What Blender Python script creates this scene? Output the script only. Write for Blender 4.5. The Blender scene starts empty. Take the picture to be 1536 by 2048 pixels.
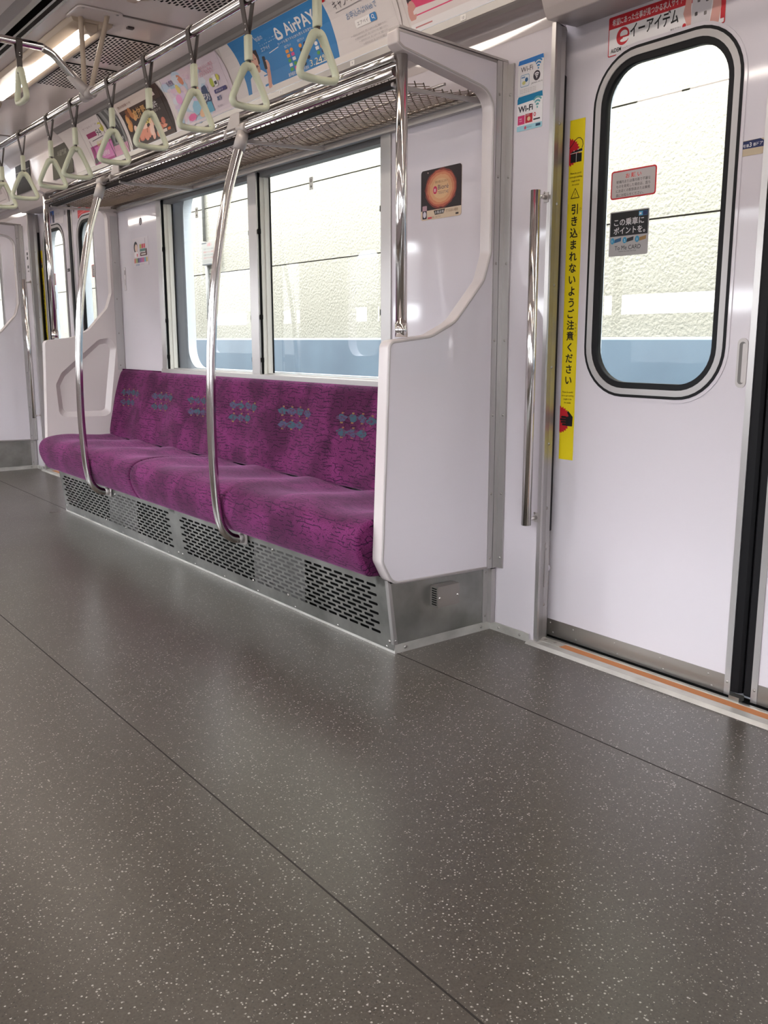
import bpy, bmesh, math, random
from mathutils import Vector, Matrix
from mathutils.geometry import tessellate_polygon
SC = bpy.context.scene
COL = SC.collection
rnd = random.Random(7)
PI = math.pi

# ---------------------------------------------------------------- camera
F_PX, YAW, PITCH, ROLL = 1804.8, math.radians(37.60), math.radians(-10.85), math.radians(-0.09)
CAM_H = 0.945
fw = Vector((math.sin(YAW)*math.cos(PITCH), math.cos(YAW)*math.cos(PITCH), math.sin(PITCH)))
rt = Vector((math.cos(YAW), -math.sin(YAW), 0)); up = rt.cross(fw)
r2 = rt*math.cos(ROLL)+up*math.sin(ROLL); u2 = -rt*math.sin(ROLL)+up*math.cos(ROLL)
cd = bpy.data.cameras.new('camera'); cam = bpy.data.objects.new('camera', cd); COL.objects.link(cam)
cd.sensor_fit = 'HORIZONTAL'; cd.sensor_width = 36.0; cd.lens = 36.0*F_PX/1536.0
cd.clip_start = 0.02; cd.clip_end = 200
cam.matrix_world = Matrix(((r2.x, u2.x, -fw.x, 0), (r2.y, u2.y, -fw.y, 0), (r2.z, u2.z, -fw.z, CAM_H), (0, 0, 0, 1)))
SC.camera = cam

# ---------------------------------------------------------------- sky, sun, exposure
w = bpy.data.worlds.new('sky'); SC.world = w; w.use_nodes = True
nt = w.node_tree; bg = nt.nodes['Background']
bg.inputs['Color'].default_value = (0.92, 0.955, 1.0, 1); bg.inputs['Strength'].default_value = 4.6
sd = bpy.data.lights.new('sun', 'SUN'); sun = bpy.data.objects.new('sun', sd); COL.objects.link(sun)
sd.energy = 2.6; sd.angle = math.radians(0.6); sd.color = (1.0, 0.95, 0.86)
sun.rotation_euler = Vector((0.26, -0.34, -0.90)).to_track_quat('-Z', 'Y').to_euler()
SC.view_settings.view_transform = 'Standard'; SC.view_settings.look = 'None'
SC.view_settings.gamma = 1.0; SC.view_settings.use_curve_mapping = False
SC.view_settings.exposure = 1.95
SC.cycles.max_bounces = 10; SC.cycles.diffuse_bounces = 6; SC.cycles.glossy_bounces = 5
SC.cycles.transparent_max_bounces = 12; SC.cycles.sample_clamp_indirect = 6.0

# ---------------------------------------------------------------- materials
def srgb(r, g, b):
    f = lambda c: (c/255/12.92) if c/255 <= 0.04045 else ((c/255+0.055)/1.055)**2.4
    return (f(r), f(g), f(b), 1)
MATS = {}
def pm(name, col, rough=0.5, metal=0.0, **kw):
    m = bpy.data.materials.new(name); m.use_nodes = True
    b = m.node_tree.nodes['Principled BSDF']
    b.inputs['Base Color'].default_value = col if len(col) == 4 else (*col, 1)
    b.inputs['Roughness'].default_value = rough; b.inputs['Metallic'].default_value = metal
    for k, v in kw.items(): b.inputs[k].default_value = v
    MATS[name] = m
    return m
def N(m, t, **kw):
    n = m.node_tree.nodes.new(t)
    for k, v in kw.items(): setattr(n, k, v)
    return n
def L(m, a, b): m.node_tree.links.new(a, b)
def ink(r, g, b, rough=0.5):
    k = 'ink_%d_%d_%d' % (r, g, b)
    return MATS.get(k) or pm(k, tuple(0.74*c for c in srgb(r, g, b)[:3]), rough, **{'Specular IOR Level': 0.25})
def noise_bump(m, scale, strength, dist=0.002, detail=3, stretch=None):
    b = m.node_tree.nodes['Principled BSDF']
    tc = N(m, 'ShaderNodeTexCoord'); n = N(m, 'ShaderNodeTexNoise'); bp = N(m, 'ShaderNodeBump')
    n.inputs['Scale'].default_value = scale; n.inputs['Detail'].default_value = detail
    if stretch:
        mp = N(m, 'ShaderNodeMapping'); mp.inputs['Scale'].default_value = stretch
        L(m, tc.outputs['Object'], mp.inputs['Vector']); L(m, mp.outputs['Vector'], n.inputs['Vector'])
    else: L(m, tc.outputs['Object'], n.inputs['Vector'])
    bp.inputs['Strength'].default_value = strength; bp.inputs['Distance'].default_value = dist
    L(m, n.outputs['Fac'], bp.inputs['Height']); L(m, bp.outputs['Normal'], b.inputs['Normal'])
    return n

WALLP = pm('white_melamine_panel', (0.535, 0.495, 0.525), 0.06)
FRPW = pm('off_white_moulding', (0.52, 0.465, 0.455), 0.30)
CEIL = pm('ceiling_panel', (0.60, 0.53, 0.50), 0.13)
GLOSSW = pm('gloss_cover_panel', (0.45, 0.40, 0.395), 0.05)
CHROME = pm('polished_steel', (0.72, 0.69, 0.67), 0.10, 1.0)
DKCHROME = pm('dark_steel_rail', (0.28, 0.26, 0.25), 0.22, 1.0)
ALU = pm('brushed_aluminium', (0.45, 0.43, 0.42), 0.36, 0.85)
STEEL = pm('stainless_sheet', (0.50, 0.49, 0.47), 0.36, 0.9)
n = noise_bump(STEEL, 60, 0.06, 0.001, 2, (1, 0.06, 1))
mr = N(STEEL, 'ShaderNodeTexNoise'); mr.inputs['Scale'].default_value = 7; mr.inputs['Detail'].default_value = 5
tc_ = N(STEEL, 'ShaderNodeTexCoord'); L(STEEL, tc_.outputs['Object'], mr.inputs['Vector'])
rr = N(STEEL, 'ShaderNodeValToRGB'); rr.color_ramp.elements[0].color = (0.20, 0.20, 0.188, 1); rr.color_ramp.elements[1].color = (0.36, 0.355, 0.335, 1)
rr.color_ramp.elements[0].position = 0.3; rr.color_ramp.elements[1].position = 0.7
L(STEEL, mr.outputs['Fac'], rr.inputs['Fac']); L(STEEL, rr.outputs['Color'], STEEL.node_tree.nodes['Principled BSDF'].inputs['Base Color'])
SKIRT = pm('skirting_aluminium', (0.66, 0.65, 0.62), 0.42, 0.55)
CAST = pm('grey_cast_fitting', (0.40, 0.365, 0.35), 0.42, 0.25)
RUBBER = pm('black_rubber', (0.0045, 0.004, 0.005), 0.5, **{'Specular IOR Level': 0.18})
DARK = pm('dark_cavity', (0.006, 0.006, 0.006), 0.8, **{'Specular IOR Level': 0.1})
BEIGE = pm('beige_guide_rail', (0.55, 0.53, 0.48), 0.5)
GREYBLIND = pm('grey_blind_case', (0.10, 0.095, 0.095), 0.4)
STRAPW = pm('pale_strap_plastic', srgb(196, 198, 172), 0.28)
BELT = pm('dark_strap_belt', srgb(62, 52, 48), 0.5)
SILL_O = pm('orange_sill_tread', srgb(176, 112, 66), 0.6)
SKIN = pm('pale_body_shell', (0.60, 0.64, 0.68), 0.4)
WIRE = pm('net_wire', srgb(126, 112, 100), 0.35, 0.7)
CREAMHOUSE = pm('lamp_housing_cream', srgb(176, 160, 142), 0.35)
VENTBOX = pm('weathered_steel_box', (0.30, 0.275, 0.26), 0.38, 0.75)
KICK = pm('floor_toned_kick_plate', (0.27, 0.245, 0.225), 0.34, 0.85)  # darker steel: the floor it mirrors is put into the base colour
FRAMEM = pm('satin_window_ring', (0.34, 0.32, 0.315), 0.42, 0.5)
HEATER = pm('dull_heater_plate', (0.20, 0.195, 0.19), 0.5, 0.4)
DKBAND = pm('dark_rack_channel', (0.020, 0.014, 0.012), 0.6, **{'Specular IOR Level': 0.1})
SCREW = pm('screw_head', (0.35, 0.33, 0.31), 0.35, 0.9)

LAMP = bpy.data.materials.new('lamp_tube'); LAMP.use_nodes = True
_nt = LAMP.node_tree; _nt.nodes.clear()
_e = _nt.nodes.new('ShaderNodeEmission'); _o = _nt.nodes.new('ShaderNodeOutputMaterial')
_e.inputs['Color'].default_value = (1.0, 0.90, 0.80, 1); _e.inputs['Strength'].default_value = 5.6
_nt.links.new(_e.outputs[0], _o.inputs['Surface'])

GLASS = bpy.data.materials.new('window_glass'); GLASS.use_nodes = True
_nt = GLASS.node_tree; _nt.nodes.clear()
_t = _nt.nodes.new('ShaderNodeBsdfTransparent'); _g = _nt.nodes.new('ShaderNodeBsdfGlossy'); _f = _nt.nodes.new('ShaderNodeFresnel')
_x = _nt.nodes.new('ShaderNodeMixShader'); _o = _nt.nodes.new('ShaderNodeOutputMaterial')
_t.inputs['Color'].default_value = (0.93, 0.95, 0.95, 1); _g.inputs['Roughness'].default_value = 0.01; _f.inputs['IOR'].default_value = 1.5
_gm = _nt.nodes.new('ShaderNodeNewGeometry'); _sb = _nt.nodes.new('ShaderNodeMath'); _sb.operation = 'SUBTRACT'; _sb.inputs[0].default_value = 1.0
_ml = _nt.nodes.new('ShaderNodeMath'); _ml.operation = 'MULTIPLY'   # the rear face of the thin pane only transmits
_nt.links.new(_gm.outputs['Backfacing'], _sb.inputs[1]); _nt.links.new(_sb.outputs[0], _ml.inputs[0]); _nt.links.new(_f.outputs[0], _ml.inputs[1])
_nt.links.new(_ml.outputs[0], _x.inputs[0]); _nt.links.new(_t.outputs[0], _x.inputs[1]); _nt.links.new(_g.outputs[0], _x.inputs[2]); _nt.links.new(_x.outputs[0], _o.inputs['Surface'])

# floor: grey vinyl with pale and dark flecks
FLOOR = pm('speckled_vinyl', (0.14, 0.135, 0.125), 0.33, **{'Specular IOR Level': 0.62})
def _floor():
    m = FLOOR; b = m.node_tree.nodes['Principled BSDF']; tc = N(m, 'ShaderNodeTexCoord')
    def fleck(scale, thr, rmax):
        v = N(m, 'ShaderNodeTexVoronoi'); v.inputs['Scale'].default_value = scale
        L(m, tc.outputs['Object'], v.inputs['Vector'])
        sp = N(m, 'ShaderNodeSeparateColor'); L(m, v.outputs['Color'], sp.inputs['Color'])
        a = N(m, 'ShaderNodeMath', operation='GREATER_THAN'); a.inputs[1].default_value = thr; L(m, sp.outputs[0], a.inputs[0])
        d = N(m, 'ShaderNodeMath', operation='LESS_THAN'); d.inputs[1].default_value = rmax; L(m, v.outputs['Distance'], d.inputs[0])
        q = N(m, 'ShaderNodeMath', operation='MULTIPLY'); L(m, a.outputs[0], q.inputs[0]); L(m, d.outputs[0], q.inputs[1])
        return q.outputs[0]
    nz = N(m, 'ShaderNodeTexNoise'); nz.inputs['Scale'].default_value = 260; nz.inputs['Detail'].default_value = 2
    L(m, tc.outputs['Object'], nz.inputs['Vector'])
    rp = N(m, 'ShaderNodeValToRGB'); rp.color_ramp.elements[0].position = 0.35; rp.color_ramp.elements[1].position = 0.65
    rp.color_ramp.elements[0].color = (0.046, 0.038, 0.030, 1); rp.color_ramp.elements[1].color = (0.066, 0.055, 0.044, 1)
    L(m, nz.outputs['Fac'], rp.inputs['Fac'])
    cur = rp.outputs['Color']
    for sc, thr, rm, colr in ((190, 0.87, 0.33, (0.36, 0.33, 0.30, 1)), (330, 0.88, 0.34, (0.22, 0.20, 0.18, 1)), (240, 0.90, 0.34, (0.025, 0.022, 0.021, 1))):
        mx = N(m, 'ShaderNodeMix', data_type='RGBA'); L(m, fleck(sc, thr, rm), mx.inputs['Factor'])
        L(m, cur, mx.inputs['A']); mx.inputs['B'].default_value = colr; cur = mx.outputs['Result']
    L(m, cur, b.inputs['Base Color'])
    n2 = N(m, 'ShaderNodeTexNoise'); n2.inputs['Scale'].default_value = 2.2; n2.inputs['Detail'].default_value = 4
    L(m, tc.outputs['Object'], n2.inputs['Vector'])
    mp = N(m, 'ShaderNodeMapRange'); mp.inputs['To Min'].default_value = 0.24; mp.inputs['To Max'].default_value = 0.36
    L(m, n2.outputs['Fac'], mp.inputs['Value']); L(m, mp.outputs['Result'], b.inputs['Roughness'])
_floor()

# purple moquette with broken dark crackle lines (UV in metres)
FABRIC = pm('purple_moquette', (0.2, 0.04, 0.15), 0.85)
def _fabric():
    m = FABRIC; b = m.node_tree.nodes['Principled BSDF']
    uv = N(m, 'ShaderNodeUVMap')
    def crack(sx, sy, seed, thr, width):
        mp = N(m, 'ShaderNodeMapping'); mp.inputs['Scale'].default_value = (sx, sy, 1); mp.inputs['Location'].default_value = (seed, seed*1.7, 0)
        L(m, uv.outputs['UV'], mp.inputs['Vector'])
        v = N(m, 'ShaderNodeTexVoronoi', feature='DISTANCE_TO_EDGE'); v.voronoi_dimensions = '2D'; v.inputs['Scale'].default_value = 1
        L(m, mp.outputs['Vector'], v.inputs['Vector'])
        c = N(m, 'ShaderNodeMath', operation='LESS_THAN'); c.inputs[1].default_value = width; L(m, v.outputs['Distance'], c.inputs[0])
        nz = N(m, 'ShaderNodeTexNoise'); nz.noise_dimensions = '2D'; nz.inputs['Scale'].default_value = 1.1; nz.inputs['Detail'].default_value = 1
        L(m, mp.outputs['Vector'], nz.inputs['Vector'])
        t = N(m, 'ShaderNodeMath', operation='GREATER_THAN'); t.inputs[1].default_value = thr; L(m, nz.outputs['Fac'], t.inputs[0])
        q = N(m, 'ShaderNodeMath', operation='MULTIPLY'); L(m, c.outputs[0], q.inputs[0]); L(m, t.outputs[0], q.inputs[1])
        return q.outputs[0]
    def dashes(row, fr, half, thr):
        # broken horizontal lines, one run per row, gently wandering
        nz = N(m, 'ShaderNodeTexNoise'); nz.noise_dimensions = '2D'; nz.inputs['Scale'].default_value = 14; nz.inputs['Detail'].default_value = 1
        L(m, uv.outputs['UV'], nz.inputs['Vector'])
        sx = N(m, 'ShaderNodeSeparateXYZ'); L(m, uv.outputs['UV'], sx.inputs[0])
        wv = N(m, 'ShaderNodeMath', operation='MULTIPLY_ADD'); wv.inputs[1].default_value = 0.020; L(m, nz.outputs['Fac'], wv.inputs[0]); L(m, sx.outputs['Y'], wv.inputs[2])
        dv = N(m, 'ShaderNodeMath', operation='DIVIDE'); dv.inputs[1].default_value = row; L(m, wv.outputs[0], dv.inputs[0])
        fl = N(m, 'ShaderNodeMath', operation='FLOOR'); L(m, dv.outputs[0], fl.inputs[0])
        fc = N(m, 'ShaderNodeMath', operation='FRACT'); L(m, dv.outputs[0], fc.inputs[0])
        ln = N(m, 'ShaderNodeMath', operation='LESS_THAN'); ln.inputs[1].default_value = half/row*1.4; L(m, fc.outputs[0], ln.inputs[0])
        us = N(m, 'ShaderNodeMath', operation='MULTIPLY'); us.inputs[1].default_value = fr; L(m, sx.outputs['X'], us.inputs[0])
        fs = N(m, 'ShaderNodeMath', operation='MULTIPLY'); fs.inputs[1].default_value = 7.31; L(m, fl.outputs[0], fs.inputs[0])
        cb = N(m, 'ShaderNodeCombineXYZ'); L(m, us.outputs[0], cb.inputs['X']); L(m, fs.outputs[0], cb.inputs['Y'])
        n2 = N(m, 'ShaderNodeTexNoise'); n2.noise_dimensions = '2D'; n2.inputs['Scale'].default_value = 1; n2.inputs['Detail'].default_value = 2
        L(m, cb.outputs[0], n2.inputs['Vector'])
        t = N(m, 'ShaderNodeMath', operation='GREATER_THAN'); t.inputs[1].default_value = thr; L(m, n2.outputs['Fac'], t.inputs[0])
        q = N(m, 'ShaderNodeMath', operation='MULTIPLY'); L(m, ln.outputs[0], q.inputs[0]); L(m, t.outputs[0], q.inputs[1])
        return q.outputs[0]
    a1 = dashes(0.0122, 17, 0.0019, 0.52); a2 = crack(26, 44, 3.1, 0.535, 0.042)
    mx = N(m, 'ShaderNodeMath', operation='MAXIMUM'); L(m, a1, mx.inputs[0]); L(m, a2, mx.inputs[1])
    big = N(m, 'ShaderNodeTexNoise'); big.noise_dimensions = '2D'; big.inputs['Scale'].default_value = 300; big.inputs['Detail'].default_value = 2
    L(m, uv.outputs['UV'], big.inputs['Vector'])
    rp = N(m, 'ShaderNodeValToRGB'); rp.color_ramp.elements[0].color = (0.046, 0.006, 0.030, 1); rp.color_ramp.elements[1].color = (0.088, 0.0125, 0.058, 1)
    rp.color_ramp.elements[0].position = 0.35; rp.color_ramp.elements[1].position = 0.65
    L(m, big.outputs['Fac'], rp.inputs['Fac'])
    cm = N(m, 'ShaderNodeMix', data_type='RGBA'); L(m, mx.outputs[0], cm.inputs['Factor']); L(m, rp.outputs['Color'], cm.inputs['A'])
    cm.inputs['B'].default_value = (0.010, 0.0015, 0.011, 1)
    nap = N(m, 'ShaderNodeTexNoise'); nap.noise_dimensions = '2D'; nap.inputs['Scale'].default_value = 5.6; nap.inputs['Detail'].default_value = 3; nap.inputs['Distortion'].default_value = 0.6
    L(m, uv.outputs['UV'], nap.inputs['Vector'])
    nr = N(m, 'ShaderNodeMapRange'); nr.inputs['From Min'].default_value = 0.35; nr.inputs['From Max'].default_value = 0.70; nr.inputs['To Min'].default_value = 0.74; nr.inputs['To Max'].default_value = 1.75
    L(m, nap.outputs['Fac'], nr.inputs['Value'])
    hs = N(m, 'ShaderNodeHueSaturation'); L(m, nr.outputs['Result'], hs.inputs['Value']); L(m, cm.outputs['Result'], hs.inputs['Color'])
    L(m, hs.outputs['Color'], b.inputs['Base Color'])
    b.inputs['Specular IOR Level'].default_value = 0.12; b.inputs['Sheen Weight'].default_value = 0.17; b.inputs['Sheen Roughness'].default_value = 0.45; b.inputs['Sheen Tint'].default_value = (0.9, 0.4, 0.75, 1)
    bp = N(m, 'ShaderNodeBump'); bp.inputs['Strength'].default_value = 0.35; bp.inputs['Distance'].default_value = 0.0015
    iv = N(m, 'ShaderNodeMath', operation='SUBTRACT'); iv.inputs[0].default_value = 1.0; L(m, mx.outputs[0], iv.inputs[1])
    L(m, iv.outputs[0], bp.inputs['Height']); L(m, bp.outputs['Normal'], b.inputs['Normal'])
_fabric()
MOTIF = [pm('motif_teal', (0.018, 0.052, 0.075), 0.9), pm('motif_blue', (0.036, 0.040, 0.085), 0.9), pm('motif_orange', (0.17, 0.06, 0.03), 0.9), pm('motif_ochre', (0.16, 0.085, 0.025), 0.9)]

for _m in MOTIF:      # woven: flecked with the purple ground
    _b = _m.node_tree.nodes['Principled BSDF']; _c = tuple(_b.inputs['Base Color'].default_value)
    _tc = N(_m, 'ShaderNodeTexCoord'); _mp = N(_m, 'ShaderNodeMapping'); _mp.inputs['Scale'].default_value = (1, 60, 150); _nz = N(_m, 'ShaderNodeTexNoise'); _nz.inputs['Scale'].default_value = 1; _nz.inputs['Detail'].default_value = 2
    L(_m, _tc.outputs['Object'], _mp.inputs['Vector']); L(_m, _mp.outputs['Vector'], _nz.inputs['Vector'])
    _rp = N(_m, 'ShaderNodeValToRGB'); _rp.color_ramp.elements[0].color = (0.06, 0.010, 0.042, 1); _rp.color_ramp.elements[1].color = _c
    _rp.color_ramp.elements[0].position = 0.40; _rp.color_ramp.elements[1].position = 0.50
    L(_m, _nz.outputs['Fac'], _rp.inputs['Fac']); L(_m, _rp.outputs['Color'], _b.inputs['Base Color'])
STUCCO = pm('cream_stucco', (0.182, 0.167, 0.131), 0.85)
noise_bump(STUCCO, 62, 0.55, 0.012, 4)
BLUEW = pm('pale_blue_parapet', srgb(120, 140, 158), 0.55)
def _stain(m, c0, c1, sc):
    b = m.node_tree.nodes['Principled BSDF']; tc = N(m, 'ShaderNodeTexCoord'); nz = N(m, 'ShaderNodeTexNoise')
    nz.inputs['Scale'].default_value = sc; nz.inputs['Detail'].default_value = 6; L(m, tc.outputs['Object'], nz.inputs['Vector'])
    rp = N(m, 'ShaderNodeValToRGB'); rp.color_ramp.elements[0].color = c0; rp.color_ramp.elements[1].color = c1
    rp.color_ramp.elements[0].position = 0.3; rp.color_ramp.elements[1].position = 0.6
    L(m, nz.outputs['Fac'], rp.inputs['Fac']); L(m, rp.outputs['Color'], b.inputs['Base Color'])
_stain(BLUEW, srgb(67, 79, 91), srgb(76, 90, 102), 3)
_stain(SKIRT, (0.40, 0.385, 0.355, 1), (0.56, 0.545, 0.51, 1), 9)
CONC = pm('grey_concrete_wall', (0.22, 0.215, 0.205), 0.9)
GRAVEL = pm('track_ballast', (0.10, 0.093, 0.088), 0.9)

# ---------------------------------------------------------------- mesh helpers
def rootloc(o):
    v = Vector((0, 0, 0))
    while o: v += o.location; o = o.parent
    return v
def tag(o, label=None, cat=None, group=None, kind=None):
    if label: o['label'] = label
    if cat: o['category'] = cat
    if group: o['group'] = group
    if kind: o['kind'] = kind
    return o
def thing(name, loc, label, cat, group=None, kind=None):
    o = bpy.data.objects.new(name, None); COL.objects.link(o); o.location = loc; o.empty_display_size = 0.05
    return tag(o, label, cat, group, kind)
class MB:
    def __init__(s): s.v = []; s.f = []; s.m = []; s.sm = []; s.mats = []; s.uv = None
    def mi(s, mat):
        if mat not in s.mats: s.mats.append(mat)
        return s.mats.index(mat)
    def raw(s, vs, fs, mat, smooth=False):
        o = len(s.v); s.v += [tuple(v) for v in vs]; k = s.mi(mat)
        for f in fs: s.f.append(tuple(i+o for i in f)); s.m.append(k); s.sm.append(smooth)
        return s
    def box(s, x0, x1, y0, y1, z0, z1, mat, bev=0.0):
        if bev: return s.prism([(x0, z0), (x1, z0), (x1, z1), (x0, z1)], y0, y1, mat, 'y', bev=bev)
        vs = [(x, y, z) for x in (x0, x1) for y in (y0, y1) for z in (z0, z1)]
        return s.raw(vs, [(0, 1, 3, 2), (4, 6, 7, 5), (0, 4, 5, 1), (2, 3, 7, 6), (0, 2, 6, 4), (1, 5, 7, 3)], mat)
    def tube(s, pts, r, mat, seg=12, closed=False, caps=True, smooth=True):
        pts = [Vector(p) for p in pts]; n = len(pts); vs = []
        tans = []
        for i in range(n):
            if closed: t = pts[(i+1) % n]-pts[i-1]
            else: t = pts[min(i+1, n-1)]-pts[max(i-1, 0)]
            tans.append(t.normalized())
        a = Vector((0, 0, 1)) if abs(tans[0].z) < 0.9 else Vector((1, 0, 0))
        nrm = tans[0].cross(a).normalized()
        for i in range(n):
            nrm = (nrm-tans[i]*nrm.dot(tans[i])).normalized(); bn = tans[i].cross(nrm)
            ri = r[i] if isinstance(r, (list, tuple)) else r
            for k in range(seg):
                an = 2*PI*k/seg; vs.append(pts[i]+(nrm*math.cos(an)+bn*math.sin(an))*ri)
        fs = []
        for i in range(n if closed else n-1):
            j = (i+1) % n
            for k in range(seg): fs.append((i*seg+k, i*seg+(k+1) % seg, j*seg+(k+1) % seg, j*seg+k))
        s.raw(vs, fs, mat, smooth)
        if caps and not closed:
            o = len(s.v)-len(vs); k = s.mi(mat)
            s.f.append(tuple(o+q for q in reversed(range(seg)))); s.m.append(k); s.sm.append(False)
            s.f.append(tuple(o+(n-1)*seg+q for q in range(seg))); s.m.append(k); s.sm.append(False)
        return s
    def strip(s, pts, wdir, wd, th, mat, closed=False):
        # flat belt: rectangle section, width along wdir
        pts = [Vector(p) for p in pts]; wv = Vector(wdir); n = len(pts); vs = []; fs = []
        for i in range(n):
            t = (pts[(i+1) % n]-pts[i-1]) if closed else (pts[min(i+1, n-1)]-pts[max(i-1, 0)])
            nn = t.normalized().cross(wv)
            for a, b in ((-1, -1), (1, -1), (1, 1), (-1, 1)): vs.append(pts[i]+wv*(a*wd/2)+nn*(b*th/2))
        for i in range(n if closed else n-1):
            j = (i+1) % n
            for k in range(4): fs.append((i*4+k, i*4+(k+1) % 4, j*4+(k+1) % 4, j*4+k))
        if not closed: fs += [(3, 2, 1, 0), tuple((n-1)*4+k for k in range(4))]
        return s.raw(vs, fs, mat)
    def prism(s, outer, t0, t1, mat, axis='y', holes=(), bev=0.0, bseg=3, only=None, side_mat=None):
        # outline in (x,z) extruded along y ; (y,z) along x ; (x,y) along z
        def P(a, b, t): return {'y': (a, t, b), 'x': (t, a, b), 'z': (a, b, t)}[axis]
        bm = bmesh.new()
        loops = [list(outer)]+[list(h) for h in holes]
        rings = [([bm.verts.new(P(a, b, t0)) for a, b in lp], [bm.verts.new(P(a, b, t1)) for a, b in lp]) for lp in loops]
        if holes:
            flat0 = [v for r in rings for v in r[0]]; flat1 = [v for r in rings for v in r[1]]
            for tri in tessellate_polygon([[Vector((a, b, 0)) for a, b in lp] for lp in loops]):
                try: bm.faces.new([flat0[i] for i in tri]); bm.faces.new([flat1[i] for i in reversed(tri)])
                except ValueError: pass
        else:
            bm.faces.new(rings[0][0]); bm.faces.new(list(reversed(rings[0][1])))
        for r0, r1 in rings:
            for i in range(len(r0)):
                j = (i+1) % len(r0); bm.faces.new((r0[i], r1[i], r1[j], r0[j]))
        bmesh.ops.recalc_face_normals(bm, faces=bm.faces[:])
        newf = set()
        side = {}
        if bev:
            es = []
            for e in bm.edges:
                if len(e.link_faces) == 2:
                    if e.calc_face_angle(0) > 0.7 and (only is None or only(e)): es.append(e)
            res = bmesh.ops.bevel(bm, geom=es, offset=bev, segments=bseg, affect='EDGES', profile=0.5, clamp_overlap=True)
            newf = set(res['faces'])
        bm.verts.index_update()
        o = len(s.v); s.v += [tuple(v.co) for v in bm.verts]; k = s.mi(mat)
        ax = {'y': 1, 'x': 0, 'z': 2}[axis]
        for f in bm.faces:
            s.f.append(tuple(v.index+o for v in f.verts)); s.m.append(k if side_mat is None or abs(f.normal[ax]) > 0.95 else s.mi(side_mat))
            s.sm.append((f in newf) or (len(outer) > 12 and abs(f.normal[ax]) < 0.5 and len(f.verts) == 4))
        bm.free(); return s
    def dome(s, c, nrm, r, mat, h=0.5):
        nv = Vector(nrm).normalized(); a = nv.orthogonal().normalized(); b = nv.cross(a); c = Vector(c); vs = []; fs = []
        sg = 8
        for q, (rr, hh) in enumerate(((1, 0), (0.85, 0.6), (0.45, 1))):
            for k in range(sg):
                an = 2*PI*k/sg; vs.append(c+(a*math.cos(an)+b*math.sin(an))*r*rr+nv*r*h*hh)
        for q in range(2):
            for k in range(sg): fs.append((q*sg+k, q*sg+(k+1) % sg, (q+1)*sg+(k+1) % sg, (q+1)*sg+k))
        fs.append(tuple(2*sg+k for k in range(sg)))
        return s.raw(vs, fs, mat, True)
    def build(s, name, parent=None, label=None, cat=None, group=None, kind=None, base=None):
        me = bpy.data.meshes.new(name)
        if parent is not None: off = rootloc(parent)
        elif base is not None: off = Vector(base)
        else:
            xs = [v[0] for v in s.v]; ys = [v[1] for v in s.v]; zs = [v[2] for v in s.v]
            off = Vector(((min(xs)+max(xs))/2, (min(ys)+max(ys))/2, min(zs)))
        me.from_pydata([(v[0]-off.x, v[1]-off.y, v[2]-off.z) for v in s.v], [], s.f)
        for m in s.mats: me.materials.append(m)
        me.polygons.foreach_set('material_index', s.m); me.polygons.foreach_set('use_smooth', s.sm)
        if s.uv:
            l = me.uv_layers.new(name='UVMap')
            for p in me.polygons:
                for li in p.loop_indices: l.data[li].uv = s.uv.get(me.loops[li].vertex_index, (0, 0))
        me.update()
        o = bpy.data.objects.new(name, me); COL.objects.link(o)
        if parent is not None: o.parent = parent
        else: o.location = off
        return tag(o, label, cat, group, kind)
def rpoly(pts, rad, seg=6):
    # rounded polygon; rad number or list
    n = len(pts); out = []
    for i in range(n):
        r = rad[i] if isinstance(rad, (list, tuple)) else rad
        p = Vector((*pts[i], 0)); a = Vector((*pts[i-1], 0))-p; b = Vector((*pts[(i+1) % n], 0))-p
        if r <= 0: out.append((p.x, p.y)); continue
        la, lb = a.length, b.length; a.normalize(); b.normalize()
        ang = a.angle(b); d = min(r/math.tan(ang/2), la*0.49, lb*0.49); rr = d*math.tan(ang/2)
        c = p+(a+b).normalized()*(rr/math.sin(ang/2))
        p0 = p+a*d; p1 = p+b*d
        v0 = p0-c; v1 = p1-c; tot = v0.angle(v1); sgn = 1 if v0.cross(v1).z > 0 else -1
        for k in range(seg+1):
            t = sgn*tot*k/seg; ca, sa = math.cos(t), math.sin(t)
            out.append((c.x+v0.x*ca-v0.y*sa, c.y+v0.x*sa+v0.y*ca))
    return out
def rrect(a0, a1, b0, b1, r, seg=8): return rpoly([(a0, b0), (a1, b0), (a1, b1), (a0, b1)], r, seg)
def smoothpath(pts, n=8, closed=False):
    P = [Vector(p) for p in pts]; out = []; m = len(P)
    for i in range(m if closed else m-1):
        p0 = P[(i-1) % m] if closed or i > 0 else P[i]*2-P[i+1]
        p1 = P[i]; p2 = P[(i+1) % m]
        p3 = P[(i+2) % m] if closed or i+2 < m else P[i+1]*2-P[i]
        for k in range(n):
            t = k/n
            out.append(0.5*((2*p1)+(p2-p0)*t+(2*p0-5*p1+4*p2-p3)*t*t+(3*p1-p0-3*p2+p3)*t**3))
    if not closed: out.append(P[-1])
    return out
def copy_tree(o, parent=None):
    c = o.copy(); COL.objects.link(c); c.parent = parent
    for ch in list(o.children): copy_tree(ch, c)
    return c

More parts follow.
